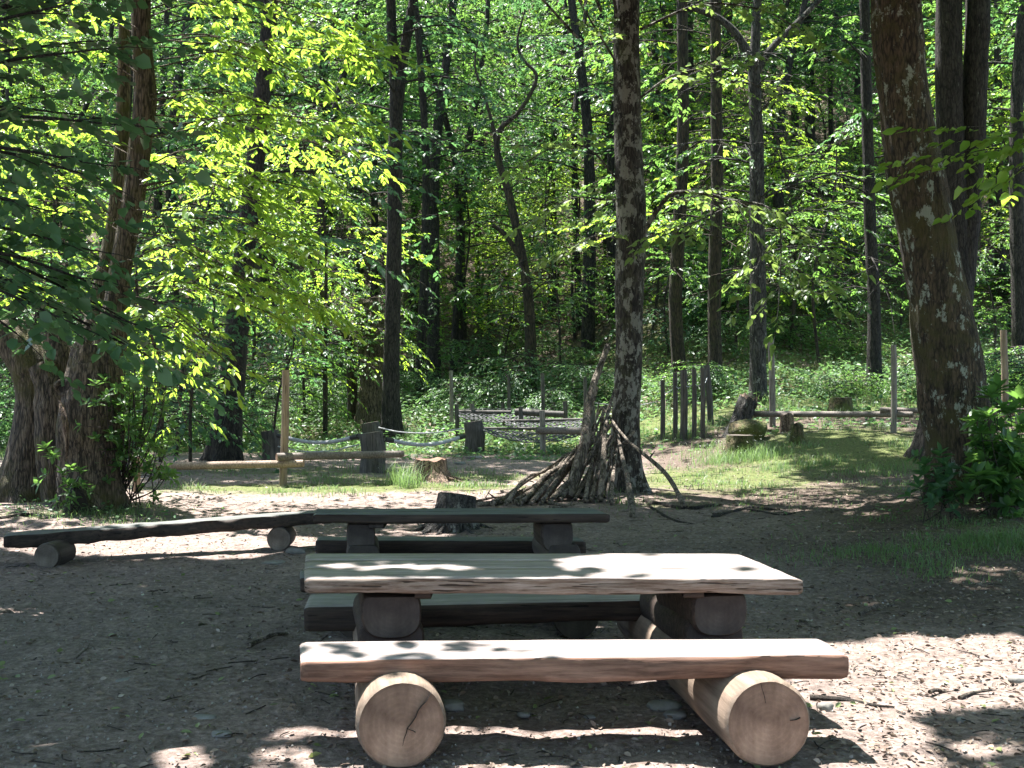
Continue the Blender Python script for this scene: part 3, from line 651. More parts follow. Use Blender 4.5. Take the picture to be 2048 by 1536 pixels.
# ------------------------------------------------------------------ trees with their own trunks
TRUNKS = {}
def px_path(pts, Y, dY=0, ground=True):
    P = [];
    for k, (x, y, wd) in enumerate(pts): P.append(at(x, y, Y + dY * k / len(pts)))
    return np.array(P), np.array([w_ / 2 / F * Y for _, _, w_ in pts])
def trunk_tree(name, label, pts, Y, mat, top=14.0, forks=(), flare=.6, seg=36, rough=.05, ridge=.015, leafmat='leaf_mid', crown=None, seed=1, n=70, group=None, fh=.55, nroot=5, extra=None, limbpx=(), cat='tree', dz=0.08):
    P, r = px_path(pts, Y)
    d = unit(P[-1] - P[-2])
    if top and P[-1][2] < top and not any(f.get('all') for f in forks):
        d2 = unit(d + [0, 0, 1.5]); k = (top - P[-1][2]) / d2[2]
        P = np.vstack([P, P[-1] + d2 * k * .5, P[-1] + d2 * k]); r = np.concatenate([r, [r[-1] * .75, r[-1] * .35]])
    base = P[0].copy(); base[2] = terrain(base[0], base[1]); P[0] = base - [0, 0, dz]; base = tuple(base)
    path = smooth_path(P, n); rr = np.interp(np.linspace(0, len(r) - 1, n), np.arange(len(r)), r)
    t = thing(name, base, label, cat, group)
    mb = MB(); tube(mb, path, rr, seg, rough, 3.2, True, flare=flare, flare_h=fh, nroot=nroot, ridge=ridge, seed=seed)
    for f in forks:
        Pf, rf = px_path(f['pts'], Y + f.get('dy', 0))
        if f.get('top'):
            d = unit(unit(Pf[-1] - Pf[-2]) + [0, 0, 1.2]); k = max(.5, (f['top'] - Pf[-1][2])) / d[2]
            Pf = np.vstack([Pf, Pf[-1] + d * k * .5, Pf[-1] + d * k]); rf = np.concatenate([rf, [rf[-1] * .7, rf[-1] * .3]])
        nn = 10 * len(Pf); tube(mb, smooth_path(Pf, nn), np.interp(np.linspace(0, len(rf) - 1, nn), np.arange(len(rf)), rf), 14, rough, 4, True, seed=seed + 2)
    if extra: extra(mb)
    TRUNKS[name + str(seed)] = (t, base, path, rr, mat)
    return t, base, path, rr, mb

UP = np.array([0, 0, 1.0])
def grow(limbs, wood_mb, rs, sec_gap=.42, sec_len=.38, tw_gap=.26, tw_len=.3, wr=.012, flat=.18, filt=None):
    """limbs: list of polylines (n,3) with start radius -> twig origins, directions"""
    O = []; D = []
    for path, r0 in limbs:
        L = np.linalg.norm(np.diff(path, axis=0), axis=1).sum(); n = len(path)
        if wood_mb is not None: tube(wood_mb, path, np.linspace(r0, max(r0 * .2, .006), n), 6, .05, 3, False)
        m = max(3, int(L / sec_gap)); side = 1 if rs.rand() < .5 else -1
        for k in range(m + 1):
            u = .22 + .78 * k / m; f = u * (n - 1); i0 = min(int(f), n - 2); p = path[i0] * (1 - (f - i0)) + path[i0 + 1] * (f - i0)
            d = unit(path[i0 + 1] - path[i0]); s = unit(np.cross(d, UP)) * side; side = -side
            a = rs.uniform(.6, 1.1) if k < m else rs.uniform(-.2, .2)
            d2 = unit(d * math.cos(a) + s * math.sin(a) + UP * rs.normal(0, flat)); l = L * sec_len * (1.15 - .75 * u) * rs.uniform(.7, 1.25) + .25
            q = p + d2 * l - UP * l * .12
            if wood_mb is not None and l > .3: tube(wood_mb, np.array([p, (p + q) / 2 + UP * .04 * l, q]), [wr, wr * .7, wr * .35], 4, cap=False)
            kk = max(2, int(l / tw_gap)); s2 = unit(np.cross(d2, UP))
            for j in range(kk + 1):
                t = .15 + .85 * j / kk; b_ = rs.uniform(.5, 1.0) * (1 if j % 2 else -1) if j < kk else 0
                O.append(p + (q - p) * t); D.append(unit(d2 * math.cos(b_) + s2 * math.sin(b_) + UP * rs.normal(-.05, .12)))
    O = np.array(O); D = np.array(D)
    if filt is not None and len(O): m_ = filt(O); O, D = O[m_], D[m_]
    return O, D
def limb(p, az, L, rise, droop, rs, n=8, wig=.06):
    t = np.linspace(0, 1, n)[:, None]; d = np.array([math.cos(az), math.sin(az), 0])
    s = np.array([-d[1], d[0], 0]); w_ = rs.normal(0, wig) * L
    return p + d * L * t + UP * (rise * t - droop * t * t) * L + s * w_ * np.sin(t * 3.1)
def crown_on(path, rr, rs, z0, z1, n, Lr, wood_mb, rise=.35, droop=.45, az=None, **kw):
    limbs = []
    for k in range(n):
        z = z0 + (z1 - z0) * (k + rs.rand()) / n; i0 = int(np.argmin(abs(path[:, 2] - z)))
        a = rs.uniform(0, 6.28) if az is None else rs.uniform(*az)
        L = rs.uniform(*Lr) * (1 - .35 * (z - z0) / max(z1 - z0, 1)); limbs.append((limb(path[i0], a, L, rise * rs.uniform(.5, 1.4), droop * rs.uniform(.6, 1.3), rs), min(rr[i0] * .35, .010 + L * .006)))
    return grow(limbs, wood_mb, rs, **kw)
def px_limb(pts, Y0, Y1, r, n=14):
    P = [at(x, y, Y0 + (Y1 - Y0) * k / (len(pts) - 1)) for k, (x, y) in enumerate(pts)]; return (smooth_path(P, n), r)
def finish(t, base, mb, barkmat, O, D, K, L, W, lm, rs, tl=.3, extra=None, tilt=.35):
    mb.obj('trunk', M[barkmat], t, base)
    if O is not None and len(O):
        c_ = MB(); twig_leaves(c_, O, D, tl, K, L, W, rs, tilt=tilt)
        if extra: extra(c_)
        c_.obj('crown', M[lm], t, base)

rs = np.random.RandomState(21)
def flt(rs_, p=1.0): return lambda O: keep(O, rs_, p)
# above the picture no leaf may hang in the frame unless wanted
def above(O, m=70): px, py = px_of(O[:, 0], O[:, 1], O[:, 2]); return py < -m

# --- unseen overhead leaves added to cast shade, shared out to the near trees
HUBS = {}
def overhead(rs_, n, x0, x1, y0, y1, zlo=5.6, thick=3.0):
    X = rs_.uniform(x0, x1, n); Y = rs_.uniform(y0, y1, n); Z = np.maximum(zlo, 2.2 + .375 * Y) + rs_.uniform(0, thick, n)
    return np.stack([X, Y, Z], -1)
OC = np.vstack([overhead(rs, 1700, -10.5, 10.5, -2.0, 26.0), overhead(rs, 1300, -6.5, 5.5, 3.5, 15.0), overhead(rs, 330, -6.5, -1.5, 4.6, 8.6)])
def shade_canopy(hub, path, wood_mb, mine, rs_, seedlabel=None):
    """added shade sprays at the points in `mine`, carried on long boughs from the trunk"""
    O = []; D = []
    for c_ in mine:
        z = c_[2] - rs_.uniform(.3, 1.5); i0 = int(np.argmin(abs(path[:, 2] - z))); s = path[i0]; d = c_ - s; dl = np.linalg.norm(d)
        az = unit(np.array([d[0], d[1], 0])); 
        q = s + d * rs_.uniform(.0, .6); pts_ = np.array([q, (q + c_) / 2, c_, q * .75 + c_ * .25, q * .25 + c_ * .75])
        if rs_.rand() < .55 and openness(pts_[:, 0], pts_[:, 1], pts_[:, 2]).max() < .5:
            tube(wood_mb, smooth_path([q, (q + c_) / 2 + UP * .15, c_], 7), np.linspace(.02, .008, 7), 4, .05, 2, False)
        m = 9
        for k in range(m):
            a = rs_.uniform(-1.6, 1.6) if k else 0; dd = unit(np.array([az[0] * math.cos(a) - az[1] * math.sin(a), az[0] * math.sin(a) + az[1] * math.cos(a), rs_.normal(-.05, .2)]))
            for j in range(2):
                O.append(c_ + dd * rs_.uniform(0, .55) + rs_.normal(size=3) * [.1, .1, .12]); D.append(unit(dd + rs_.normal(size=3) * .3))
    O = np.array(O); D = np.array(D); m_ = above(O, 40)
    return O[m_], D[m_]

TREES = []
# main mottled tree
t, base, path, rr, mb = trunk_tree('tree', 'straight grey mottled tree with leaning sticks heaped around its foot', [(1250, 1003, 74), (1249, 930, 62), (1251, 850, 55), (1256, 760, 54), (1258, 640, 54), (1259, 540, 58), (1262, 440, 60), (1256, 300, 55), (1253, 160, 53), (1253, 0, 50)],
    14.75, 'bark_main', 15, flare=.55, seg=48, rough=.045, fh=.7, seed=1, n=110)
limbs = [px_limb([(1285, 470), (1312, 425), (1345, 388), (1400, 386), (1470, 402), (1530, 412), (1580, 450), (1630, 478)], 14.7, 13.6, .035, 24),
         px_limb([(1560, 430), (1562, 500), (1560, 560), (1556, 620)], 13.9, 13.8, .012), px_limb([(1480, 404), (1400, 440), (1330, 470)], 14.0, 13.2, .012),
         px_limb([(1562, 520), (1600, 545), (1640, 575)], 13.9, 13.5, .010), px_limb([(1280, 380), (1220, 400), (1150, 395), (1085, 430)], 14.7, 14.2, .014),
         px_limb([(1235, 360), (1180, 300), (1120, 290), (1060, 320)], 14.7, 14.0, .014), px_limb([(1240, 480), (1195, 470), (1140, 500)], 14.7, 14.3, .010),
         px_limb([(1235, 130), (1180, 40), (1120, -60)], 14.7, 14.4, .016), px_limb([(1280, 60), (1400, 10), (1520, 20), (1600, 60)], 14.7, 14.0, .02),
         px_limb([(1275, 200), (1350, 150), (1450, 140), (1540, 190)], 14.7, 15.5, .02), px_limb([(1470, 405), (1520, 500), (1500, 560)], 13.9, 13.4, .008)]
O, D = grow(limbs, mb, rs, .30, .22, .2, .22, .006, .08)
TREES.append([t, base, path, rr, mb, 'bark_main', O, D, 'leaf_maple', .115, .07])
# right leaning lichen tree
t, base, path, rr, mb = trunk_tree('tree', 'big leaning brown tree with pale lichen patches and a leafy shrub at its foot', [(1945, 1045, 165), (1928, 960, 138), (1923, 900, 132), (1908, 800, 134), (1893, 700, 128), (1877, 600, 114), (1858, 500, 106), (1827, 333, 108), (1808, 200, 97), (1790, 0, 95)],
    11.9, 'bark_right', 13, flare=.55, seg=72, rough=.05, ridge=.02, fh=.5, seed=3, n=150, nroot=6)
TREES.append([t, base, path, rr, mb, 'bark_right', np.zeros((0, 3)), np.zeros((0, 3)), 'leaf_mid', .13, .075])
# twin trunk behind
t, base, path, rr, mb = trunk_tree('tree', 'two-stemmed dark tree behind the big leaning tree with a mossy root', [(1873, 912, 74), (1880, 820, 64), (1895, 700, 60), (1915, 600, 60), (1912, 500, 56), (1900, 300, 54), (1897, 150, 52), (1897, 0, 50)],
    17.5, 'bark_dark', 15, flare=.9, fh=.8, seed=5, forks=[dict(pts=[(1915, 640, 50), (1930, 520, 46), (1943, 350, 46), (1950, 150, 48), (1955, 0, 48)], top=15)], rough=.06)
TREES.append([t, base, path, rr, mb, 'bark_dark', np.zeros((0, 3)), np.zeros((0, 3)), 'leaf_mid', .13, .075])
# forked dark tree
t, base, path, rr, mb = trunk_tree('tree', 'slim dark forked tree behind the slung ropes', [(781, 882, 44), (782, 800, 36), (783, 700, 32), (786, 600, 31), (789, 450, 29), (790, 330, 30), (792, 200, 25), (786, 100, 20), (782, 0, 19)],
    25.5, 'bark_dark', 16, flare=.6, fh=.8, seed=6, forks=[dict(pts=[(793, 230, 24), (806, 120, 22), (822, 30, 20), (828, -20, 19)], top=16)], rough=.05)
O, D = crown_on(path, rr, rs, 5, 15, 24, (1.8, 3.6), mb, filt=flt(rs, .6))
TREES.append([t, base, path, rr, mb, 'bark_dark', O, D, 'leaf_cool', .14, .075])
# leaning tree at left-centre
t, base, path, rr, mb = trunk_tree('tree', 'dark leaning tree between the hollow tree and the tall fence post', [(447, 912, 66), (458, 820, 54), (468, 720, 48), (478, 620, 45), (488, 520, 42), (505, 380, 37), (520, 240, 36), (532, 110, 32), (542, 0, 30)],
    20.5, 'bark_dark', 15, flare=.5, fh=.7, seed=7, rough=.06)
O, D = crown_on(path, rr, rs, 3.6, 14, 24, (1.8, 3.4), mb, filt=flt(rs, .6), az=(-.8, 4.4))
TREES.append([t, base, path, rr, mb, 'bark_dark', O, D, 'leaf_cool', .14, .075])
def mid_tree(label, pts, Y, mat, lm, seed, n=28, z=(3.4, 15), Lr=(1.6, 3.4), top=15, forks=(), K=10, flare=.4, L=.125, pw=.7):
    t, base, path, rr, mb = trunk_tree('tree', label, pts, Y, mat, top, forks=forks, flare=flare, seed=seed, seg=24, n=60)
    O, D = crown_on(path, rr, rs, z[0], z[1], n, Lr, mb, filt=flt(rs, pw)); finish(t, base, mb, mat, O, D, K, L, L * .52, lm, rs)
mid_tree('grey mottled tree right of the row of slim posts, forking high up', [(1517, 826, 38), (1516, 720, 33), (1516, 600, 33), (1514, 440, 31), (1513, 300, 29), (1510, 200, 26), (1508, 130, 24)], 24.5, 'bark_grey', 'leaf_mid', 11, top=0, z=(4.0, 9.4), n=22,
         forks=[dict(pts=[(1508, 140, 22), (1480, 80, 16), (1440, 40, 14), (1380, 14, 12)]), dict(pts=[(1508, 150, 20), (1540, 100, 14), (1600, 40, 11), (1660, -20, 10)]), dict(pts=[(1508, 135, 22), (1512, 40, 18), (1518, -60, 15)], top=14)])
mid_tree('brown tree just behind the row of slim posts', [(1362, 760, 30), (1352, 650, 27), (1352, 560, 26), (1360, 420, 26), (1366, 250, 24), (1364, 0, 22)], 28.5, 'bark_brown', 'leaf_mid', 12)
mid_tree('mossy upright tree right behind the last slim post', [(1432, 765, 30), (1429, 650, 27), (1430, 500, 26), (1434, 380, 26), (1432, 200, 23), (1430, 0, 21)], 27.5, 'bark_brown', 'leaf_bright', 13)
mid_tree('dark blotchy tree behind the rail between the stump and the leaning tree', [(1750, 800, 34), (1748, 700, 27), (1748, 600, 25), (1740, 450, 24), (1734, 250, 22), (1728, 0, 20)], 26, 'bark_dark', 'leaf_mid', 14)
mid_tree('slender dark tree with crooked limbs on the slope in the centre', [(1062, 752, 26), (1060, 650, 22), (1052, 560, 20), (1040, 490, 18), (1018, 390, 16), (995, 310, 13), (1000, 262, 11), (1030, 232, 9)], 31, 'bark_brown', 'leaf_mid', 15, top=0, z=(3.2, 9), n=30, Lr=(1.0, 2.4),
         forks=[dict(pts=[(1030, 235, 9), (1060, 190, 8), (1072, 150, 7), (1045, 118, 6), (1035, 80, 5), (1050, 20, 3)]), dict(pts=[(996, 320, 9), (985, 250, 7), (965, 180, 6), (950, 130, 4), (960, 60, 3)]), dict(pts=[(1045, 520, 12), (1010, 470, 10), (985, 450, 8)])])
mid_tree('short leaning tree beside the twiggy old trunk', [(708, 772, 22), (700, 700, 19), (684, 650, 18), (660, 610, 16), (625, 540, 13)], 29, 'bark_brown', 'leaf_cool', 16, z=(2.5, 7), top=7, n=12)
# twiggy pollard
t, base, path, rr, mb = trunk_tree('tree', 'thick brown broken trunk bristling with bare twigs behind the forked tree', [(746, 800, 62), (744, 740, 50), (742, 680, 52), (738, 625, 60), (735, 600, 50)], 28.5, 'bark_old', 0, flare=.3, seed=17, rough=.14, ridge=.04)
for k in range(70):
    i0 = rs.randint(8, len(path)); a = rs.uniform(0, 6.28); p = path[i0] + np.array([math.cos(a), math.sin(a), 0]) * rr[i0] * .9; L = rs.uniform(.3, .8)
    tube(mb, smooth_path([p, p + np.array([math.cos(a), math.sin(a), .4]) * L * .5, p + np.array([math.cos(a + .6), math.sin(a + .6), 1.1]) * L * .8], 6), [.014, .012, .01, .008, .006, .004], 4, cap=False)
O, D = crown_on(path, rr, rs, 2.2, 4.0, 6, (.6, 1.3), mb); finish(t, base, mb, 'bark_old', O, D, 7, .13, .07, 'leaf_mid', rs)

# --- the old hollow chestnut at left
def old_extra(mb):
    Y = 12.75
    def st(pts, yo, seg=56, rough=.10, ridge=.012, sd=0, fl=0, cap=True):
        P, r = px_path(pts, Y + yo); nn = 10 * len(P); tube(mb, smooth_path(P, nn), np.interp(np.linspace(0, len(r) - 1, nn), np.arange(len(r)), r), seg, rough, 3.5, cap, ridge=ridge, seed=sd, flare=fl, flare_h=.35, nroot=4)
    st([(42, 1010, 108), (66, 900, 88), (76, 800, 84), (72, 740, 92), (40, 695, 84), (-20, 650, 60), (-90, 600, 50)], .75, sd=2, fl=.35)        # left stem
    st([(118, 1000, 60), (112, 900, 76), (108, 800, 72), (92, 745, 56), (84, 728, 50)], .35, sd=4, rough=.14, ridge=.02)    # broken stub between
    st([(205, 740, 90), (222, 680, 60), (232, 600, 42), (252, 480, 42), (268, 400, 43), (280, 300, 44), (291, 200, 46), (286, 100, 38), (284, 0, 37), (290, -200, 30), (300, -500, 14)], .2, sd=6, rough=.04, ridge=.02)
    st([(170, 760, 90), (196, 640, 50), (222, 520, 46), (238, 400, 36), (246, 250, 28), (250, 50, 22)], 1.0, sd=8, rough=.05)   # rear stem
    st([(130, 770, 60), (120, 700, 50), (105, 665, 40)], .5, sd=9)
    st([(100, 1042, 30), (140, 990, 44), (160, 940, 40)], -.35, seg=20, sd=10)
    # pale exposed strip of wood
t, base, path, rr, mb = trunk_tree('tree', 'huge old hollow tree with twisted bark and a dark knothole at the left', [(185, 1038, 118), (180, 960, 118), (180, 880, 122), (184, 800, 124), (186, 740, 104), (190, 690, 78)], 12.55, 'bark_old', 0, flare=.5, fh=.45, seed=9, seg=72, rough=.11, ridge=.014, extra=old_extra, n=80, nroot=5)
OLD = (t, base, path, mb)
h = MB(); c_ = at(128, 776, 12.34)
tube(h, smooth_path([c_ + [0, -.02, 0], c_ + [.01, .1, 0], c_ + [.02, .3, -.02]], 6), [.055, .07, .07, .07, .06, .04], 16, .15, 6, True, squash=(1, .8)); h.obj('knothole', M['hollow'], t, base)
h = MB(); ta = np.linspace(0, 2 * np.pi, 22); tube(h, np.stack([c_[0] + .075 * np.cos(ta), c_[1] - .01 + .03 * np.sin(ta * 2), c_[2] + .07 * np.sin(ta)], -1), .028, 8, .2, 9, False); h.obj('knot_lip', M['bark_old'], t, base)
h = MB(); c_ = at(150, 1005, 12.05); tube(h, smooth_path([c_ + [0, 0, -.12], c_ + [.01, 0, .05], c_ + [-.02, .02, .2]], 8), [.09, .12, .12, .11, .09, .07, .05, .02], 16, .15, 5, True); h.obj('hollow', M['hollow'], t, base)
h = MB(); tube(h, smooth_path([at(118, 800, 12.22), at(127, 830, 12.1), at(133, 880, 12.08), at(131, 935, 12.08)], 12), [.006, .02, .03, .035, .035, .035, .033, .03, .026, .02, .012, .006], 10, .1, 5); h.obj('bare_wood', M['deadwood'], t, base)
limbs = []
def sprig(x0, y0, Y0, x1, y1, Y1, r=.014, lift=25): limbs.append(px_limb([(x0, y0), ((x0 + x1) / 2, (y0 + y1) / 2 - lift), (x1, y1)], Y0, Y1, r, 10))
# lit chestnut sprays sweeping right
for a in [(300, 75, 12.7, 560, 130, 12.0), (320, 80, 12.7, 640, 180, 12.6), (300, 200, 12.6, 470, 250, 12.2), (300, 190, 12.6, 560, 230, 12.5), (305, 260, 12.6, 700, 260, 12.9),
          (280, 360, 12.6, 520, 420, 11.8), (280, 370, 12.6, 640, 395, 12.2), (275, 420, 12.6, 590, 500, 12.0), (270, 450, 12.6, 540, 540, 11.9), (260, 470, 12.6, 480, 590, 11.6),
          (255, 520, 12.6, 610, 620, 12.1), (250, 560, 12.6, 540, 640, 11.9), (240, 600, 12.6, 470, 750, 12.0), (245, 590, 12.6, 420, 690, 11.7), (300, 20, 12.7, 520, 10, 12.4), (300, -30, 12.7, 680, 60, 12.8),
          (265, 470, 12.8, 90, 380, 12.4), (270, 420, 12.8, 20, 330, 12.8), (268, 300, 12.8, 60, 260, 13.2), (255, 560, 12.8, 60, 480, 13.0), (280, 150, 12.8, 120, 100, 12.5), (280, 60, 12.8, 80, 20, 13.2),
          (300, 330, 12.7, 450, 330, 13.5), (260, 520, 13, 430, 520, 14), (250, 620, 13, 330, 740, 13.4), (262, 600, 13, 380, 800, 13.8), (320, 120, 12.7, 760, 130, 13.6), (300, 230, 12.8, 720, 330, 14), (200, 640, 12.4, 60, 600, 11.9), (190, 650, 12.4, 20, 560, 12.0)]:
    for q in range(2): sprig(a[0], a[1] + 14 * q, a[2] + .3 * q, a[3] + rs.uniform(-60, 20) * q, a[4] - 12 + rs.uniform(-30, 50) * q, a[5] + rs.uniform(-.7, .9) + .9 * q)
O, D = grow([(p_, r_ * .65) for p_, r_ in limbs], mb, rs, .21, .20, .135, .2, .004, .10)
m_ = keep(O, rs, .8, .66); O, D = O[m_], D[m_]
mb.obj('trunk', M['bark_old'], t, base); c_ = MB(); twig_leaves(c_, O, D, .19, 6, .135, .052, rs, tilt=.5, droop=.14); c_.obj('crown', M['leaf_bright'], t, base)

# trees just outside the picture: boughs reach in, limbless ones added to carry shade canopy
def side_tree(name, label, base_xy, r, H, mat, lm, limbs, L=.13, W=.085, seed=30):
    bx, by = base_xy; z = float(terrain(bx, by)); base = (bx, by, z)
    t = thing(name, base, label, 'tree'); mb = MB(); path = smooth_path([(bx, by, z - .1), (bx + .1, by, z + H * .5), (bx - .1, by + .1, z + H)], 50); rr = np.linspace(r, r * .4, 50)
    tube(mb, path, rr, 32, .05, 3, True, flare=.5, seed=seed, ridge=.02)
    O, D = grow(limbs, mb, rs, .30, .24, .27, .22, .005, .16, filt=lambda O: keep(O, rs, .7, .95)) if limbs else (np.zeros((0, 3)), np.zeros((0, 3)))
    TREES.append([t, base, path, rr, mb, mat, O, D, lm, L, W]); return t
limbs = []
for a in [(-260, 250, 6.7, 190, 100, 7.3), (-260, 300, 6.7, 240, 250, 7.5), (-260, 340, 6.7, 200, 330, 7.1), (-260, 500, 6.7, 250, 590, 7.5), (-260, 480, 6.7, 180, 500, 7.3), (-260, 540, 6.7, 300, 660, 7.7), (-260, 560, 6.7, 130, 640, 6.9),
          (-260, 200, 6.7, 130, 10, 6.9), (-260, 150, 6.7, 210, -20, 7.5), (-260, 420, 6.7, 90, 420, 6.8)]:
    for q in range(2): sprig(a[0], a[1] - 20 * q, a[2], a[3] - rs.uniform(0, 120) * q, a[4] + rs.uniform(-30, 50) * q, a[5] + .5 * q, .018, 40)
side_tree('tree', 'shaded broadleaf tree whose dark boughs hang in from the left edge', (-4.1, 6.6), .2, 13, 'bark_dark', 'leaf_dark', limbs, .10, .082)
side_tree('tree', 'tall tree standing past the right edge of the clearing', (8.5, 7.5), .3, 14, 'bark_grey', 'leaf_bright',
          [px_limb([(3630, -300), (2900, 60), (2300, 220), (2120, 275), (2005, 300)], 7.5, 10.9, .03, 24), px_limb([(2120, 275), (2060, 330), (1990, 375)], 10.3, 10.9, .010)], .12, .08, seed=31)
side_tree('tree', 'unseen tall tree added right of the viewer to carry shade canopy', (5.8, 1.0), .28, 14, 'bark_grey', 'leaf_mid', [], seed=32)
side_tree('tree', 'unseen tall tree added left of the viewer to carry shade canopy', (-6.0, 2.0), .3, 14, 'bark_grey', 'leaf_mid', [], seed=33)
side_tree('tree', 'unseen tall tree added past the left edge to carry shade canopy', (-9.5, 18), .3, 15, 'bark_grey', 'leaf_cool', [], seed=34)

own = np.array([[T[1][0], T[1][1]] for T in TREES]); d = ((OC[:, None, :2] - own[None]) ** 2).sum(-1); who = d.argmin(1)
for k, (t, base, path, rr, mb, bm, O, D, lm, L, W) in enumerate(TREES):
    O2, D2 = shade_canopy(None, path, mb, OC[who == k], rs)
    mb.obj('trunk', M[bm], t, base); c_ = MB()
    if len(O): twig_leaves(c_, O, D, .24, 6, L, W, rs, tilt=.6, spread=1.0)
    if len(O2): twig_leaves(c_, O2, D2, .34, 7, .19, .115, rs, lf=lambda P: keep(P, rs, 1.0) & above(P, 15))
    c_.obj('crown', M[lm], t, base)

# ------------------------------------------------------------------ the wood on the hillside: prototypes, then copies
def proto_tree(kind, rs_, H, r, z0, nl, Lr, lm, bm, K=9, L=.125, W=.07, lean=.5, **kw):
    path = smooth_path([(0, 0, -.3), (rs_.normal(0, lean * .3), rs_.normal(0, lean * .3), H * .35), (rs_.normal(0, lean), rs_.normal(0, lean), H * .7), (rs_.normal(0, lean * 1.3), rs_.normal(0, lean * 1.3), H)], 40)
    rr = np.linspace(r, r * .25, 40); mb = MB(); tube(mb, path, rr, 12, .08, 2.5, True, flare=.3, seed=rs_.rand() * 9)
    O, D = crown_on(path, rr, rs_, z0, H * .98, nl, Lr, mb, **kw)
    c_ = MB(); twig_leaves(c_, O, D, .32, K, L, W, rs_); return mb.mesh('trunk', M[bm]), c_.mesh('crown', M[lm])
rp = np.random.RandomState(5)
PT = [proto_tree('t', rp, 17, .17, 4.2, 38, (2.0, 3.8), 'leaf_mid', 'bark_far', sec_gap=.34), proto_tree('t', rp, 19, .20, 5.5, 38, (2.0, 4.0), 'leaf_cool', 'bark_far', sec_gap=.34),
      proto_tree('t', rp, 15, .14, 3.2, 38, (1.8, 3.4), 'leaf_bright', 'bark_dark'), proto_tree('t', rp, 18, .13, 5.0, 32, (1.6, 3.4), 'leaf_mid', 'bark_dark')]
PS = [proto_tree('s', rp, 5.5, .045, .8, 20, (.9, 1.9), 'leaf_mid', 'branch', K=9, L=.105, W=.056, lean=.35, sec_gap=.3), proto_tree('s', rp, 4.0, .035, .5, 18, (.8, 1.5), 'leaf_cool', 'branch', K=9, L=.10, W=.056, lean=.3, sec_gap=.3),
      proto_tree('s', rp, 7.0, .06, 1.5, 24, (1.0, 2.2), 'leaf_bright', 'branch', K=9, L=.105, W=.054, lean=.5, sec_gap=.3)]
PB = [proto_tree('b', rp, 1.1, .012, .05, 16, (.35, .8), 'herb', 'branch', K=6, L=.075, W=.042, lean=.1, sec_gap=.14, tw_gap=.10), proto_tree('b', rp, .8, .010, .03, 14, (.3, .7), 'leaf_mid', 'branch', K=6, L=.07, W=.04, lean=.1, sec_gap=.13, tw_gap=.10)]
LBL = {'tree': ('slender tree with thin dark trunk standing in the dense wood on the hillside', 'tree', 'trees crowding the wooded hillside'),
       'sapling': ('leafy green sapling growing in the undergrowth below the tall trees', 'sapling', 'saplings in the undergrowth'),
       'bush': ('low bushy green plant growing on the forest floor beyond the clearing', 'bush', 'low bushes on the forest floor')}
first = {}
def region(x, y):
    if y < 3: return 'unseen behind the viewer, added against skylight'
    px = 1024 + F * x / y
    d = 'far up the slope' if y > 52 else 'halfway up the slope' if y > 36 else 'at the slope foot'
    for lim, tx in ((0, 'beyond the left edge'), (420, 'above the hollow tree'), (620, 'past the leaning dark tree'), (780, 'left of the forked tree'), (1000, 'just right of the forked tree'), (1230, 'left of the mottled tree'),
                    (1450, 'right of the mottled tree'), (1760, 'above the grey rail fence'), (2048, 'behind the big leaning tree')):
        if px < lim: return d + ', ' + tx
    return d + ', beyond the right edge'
KINDL = {'tree': ['slender green-crowned tree', 'tall dark thin-trunked tree', 'slim yellow-green tree', 'narrow straight-stemmed tree'], 'sapling': ['small leafy sapling', 'low dark-leaved sapling', 'tall bright sapling'], 'bush': ['low pale bush', 'low green bush']}
def plant(kind, protos, x, y, s=1.0, v=None, rz=None, label=None, sink=0):
    v = rp.randint(len(protos)) if v is None else v
    z = float(terrain(x, y)) - sink
    sc_ = (s * rp.uniform(.9, 1.1), s * rp.uniform(.9, 1.1), s * rp.uniform(.92, 1.1)); rz = rp.uniform(0, 6.28) if rz is None else rz
    if (kind, v) not in first:
        lb, ct, gp = LBL[kind]; t = thing(kind, (x, y, z), lb, ct, gp)
        for nm, me in zip(('trunk' if kind == 'tree' else 'stem', 'crown' if kind == 'tree' else 'foliage'), protos[v]):
            o = bpy.data.objects.new(nm, me); COL.objects.link(o); o.parent = t
        t.rotation_euler = (0, 0, rz); t.scale = sc_; first[(kind, v)] = t
    else: t = copy_tree(first[(kind, v)], (x, y, z), rz, sc_)
    t['label'] = KINDL[kind][v] + ' ' + region(x, y)
    return t
PLACED = []
def free(x, y, dmin):
    for a, b_ in PLACED:
        if (a - x) ** 2 + (b_ - y) ** 2 < dmin * dmin: return False
    return True
# trunks seen between the named trees
for x, y, Y, v in [(905, 600, 38, 3), (925, 610, 42, 0), (868, 640, 36, 1), (838, 640, 34, 3), (1176, 690, 36, 1), (1160, 640, 40, 3), (1225, 640, 38, 0), (1105, 560, 46, 1), (960, 560, 48, 3), (640, 640, 38, 0), (585, 620, 42, 3),
                   (1560, 640, 38, 0), (1620, 640, 42, 1), (1670, 620, 44, 3), (1810, 620, 40, 1), (2000, 640, 36, 0), (2042, 700, 28, 1), (1985, 585, 44, 3), (1460, 600, 44, 1), (1310, 600, 44, 0), (350, 620, 38, 1), (250, 640, 34, 0), (120, 640, 40, 3), (20, 640, 36, 1), (410, 600, 46, 3), (720, 560, 50, 1)]:
    X = (x - 1024) / F * Y; plant('tree', PT, X, Y, rp.uniform(.9, 1.1), v); PLACED.append((X, Y))
k = 0
while k < 215:
    y = 36 + 62 * rp.rand() ** .9; x = rp.uniform(-1, 1) * (.50 * y + 4)
    if free(x, y, 1.9): plant('tree', PT, x, y, rp.uniform(.85, 1.25)); PLACED.append((x, y)); k += 1
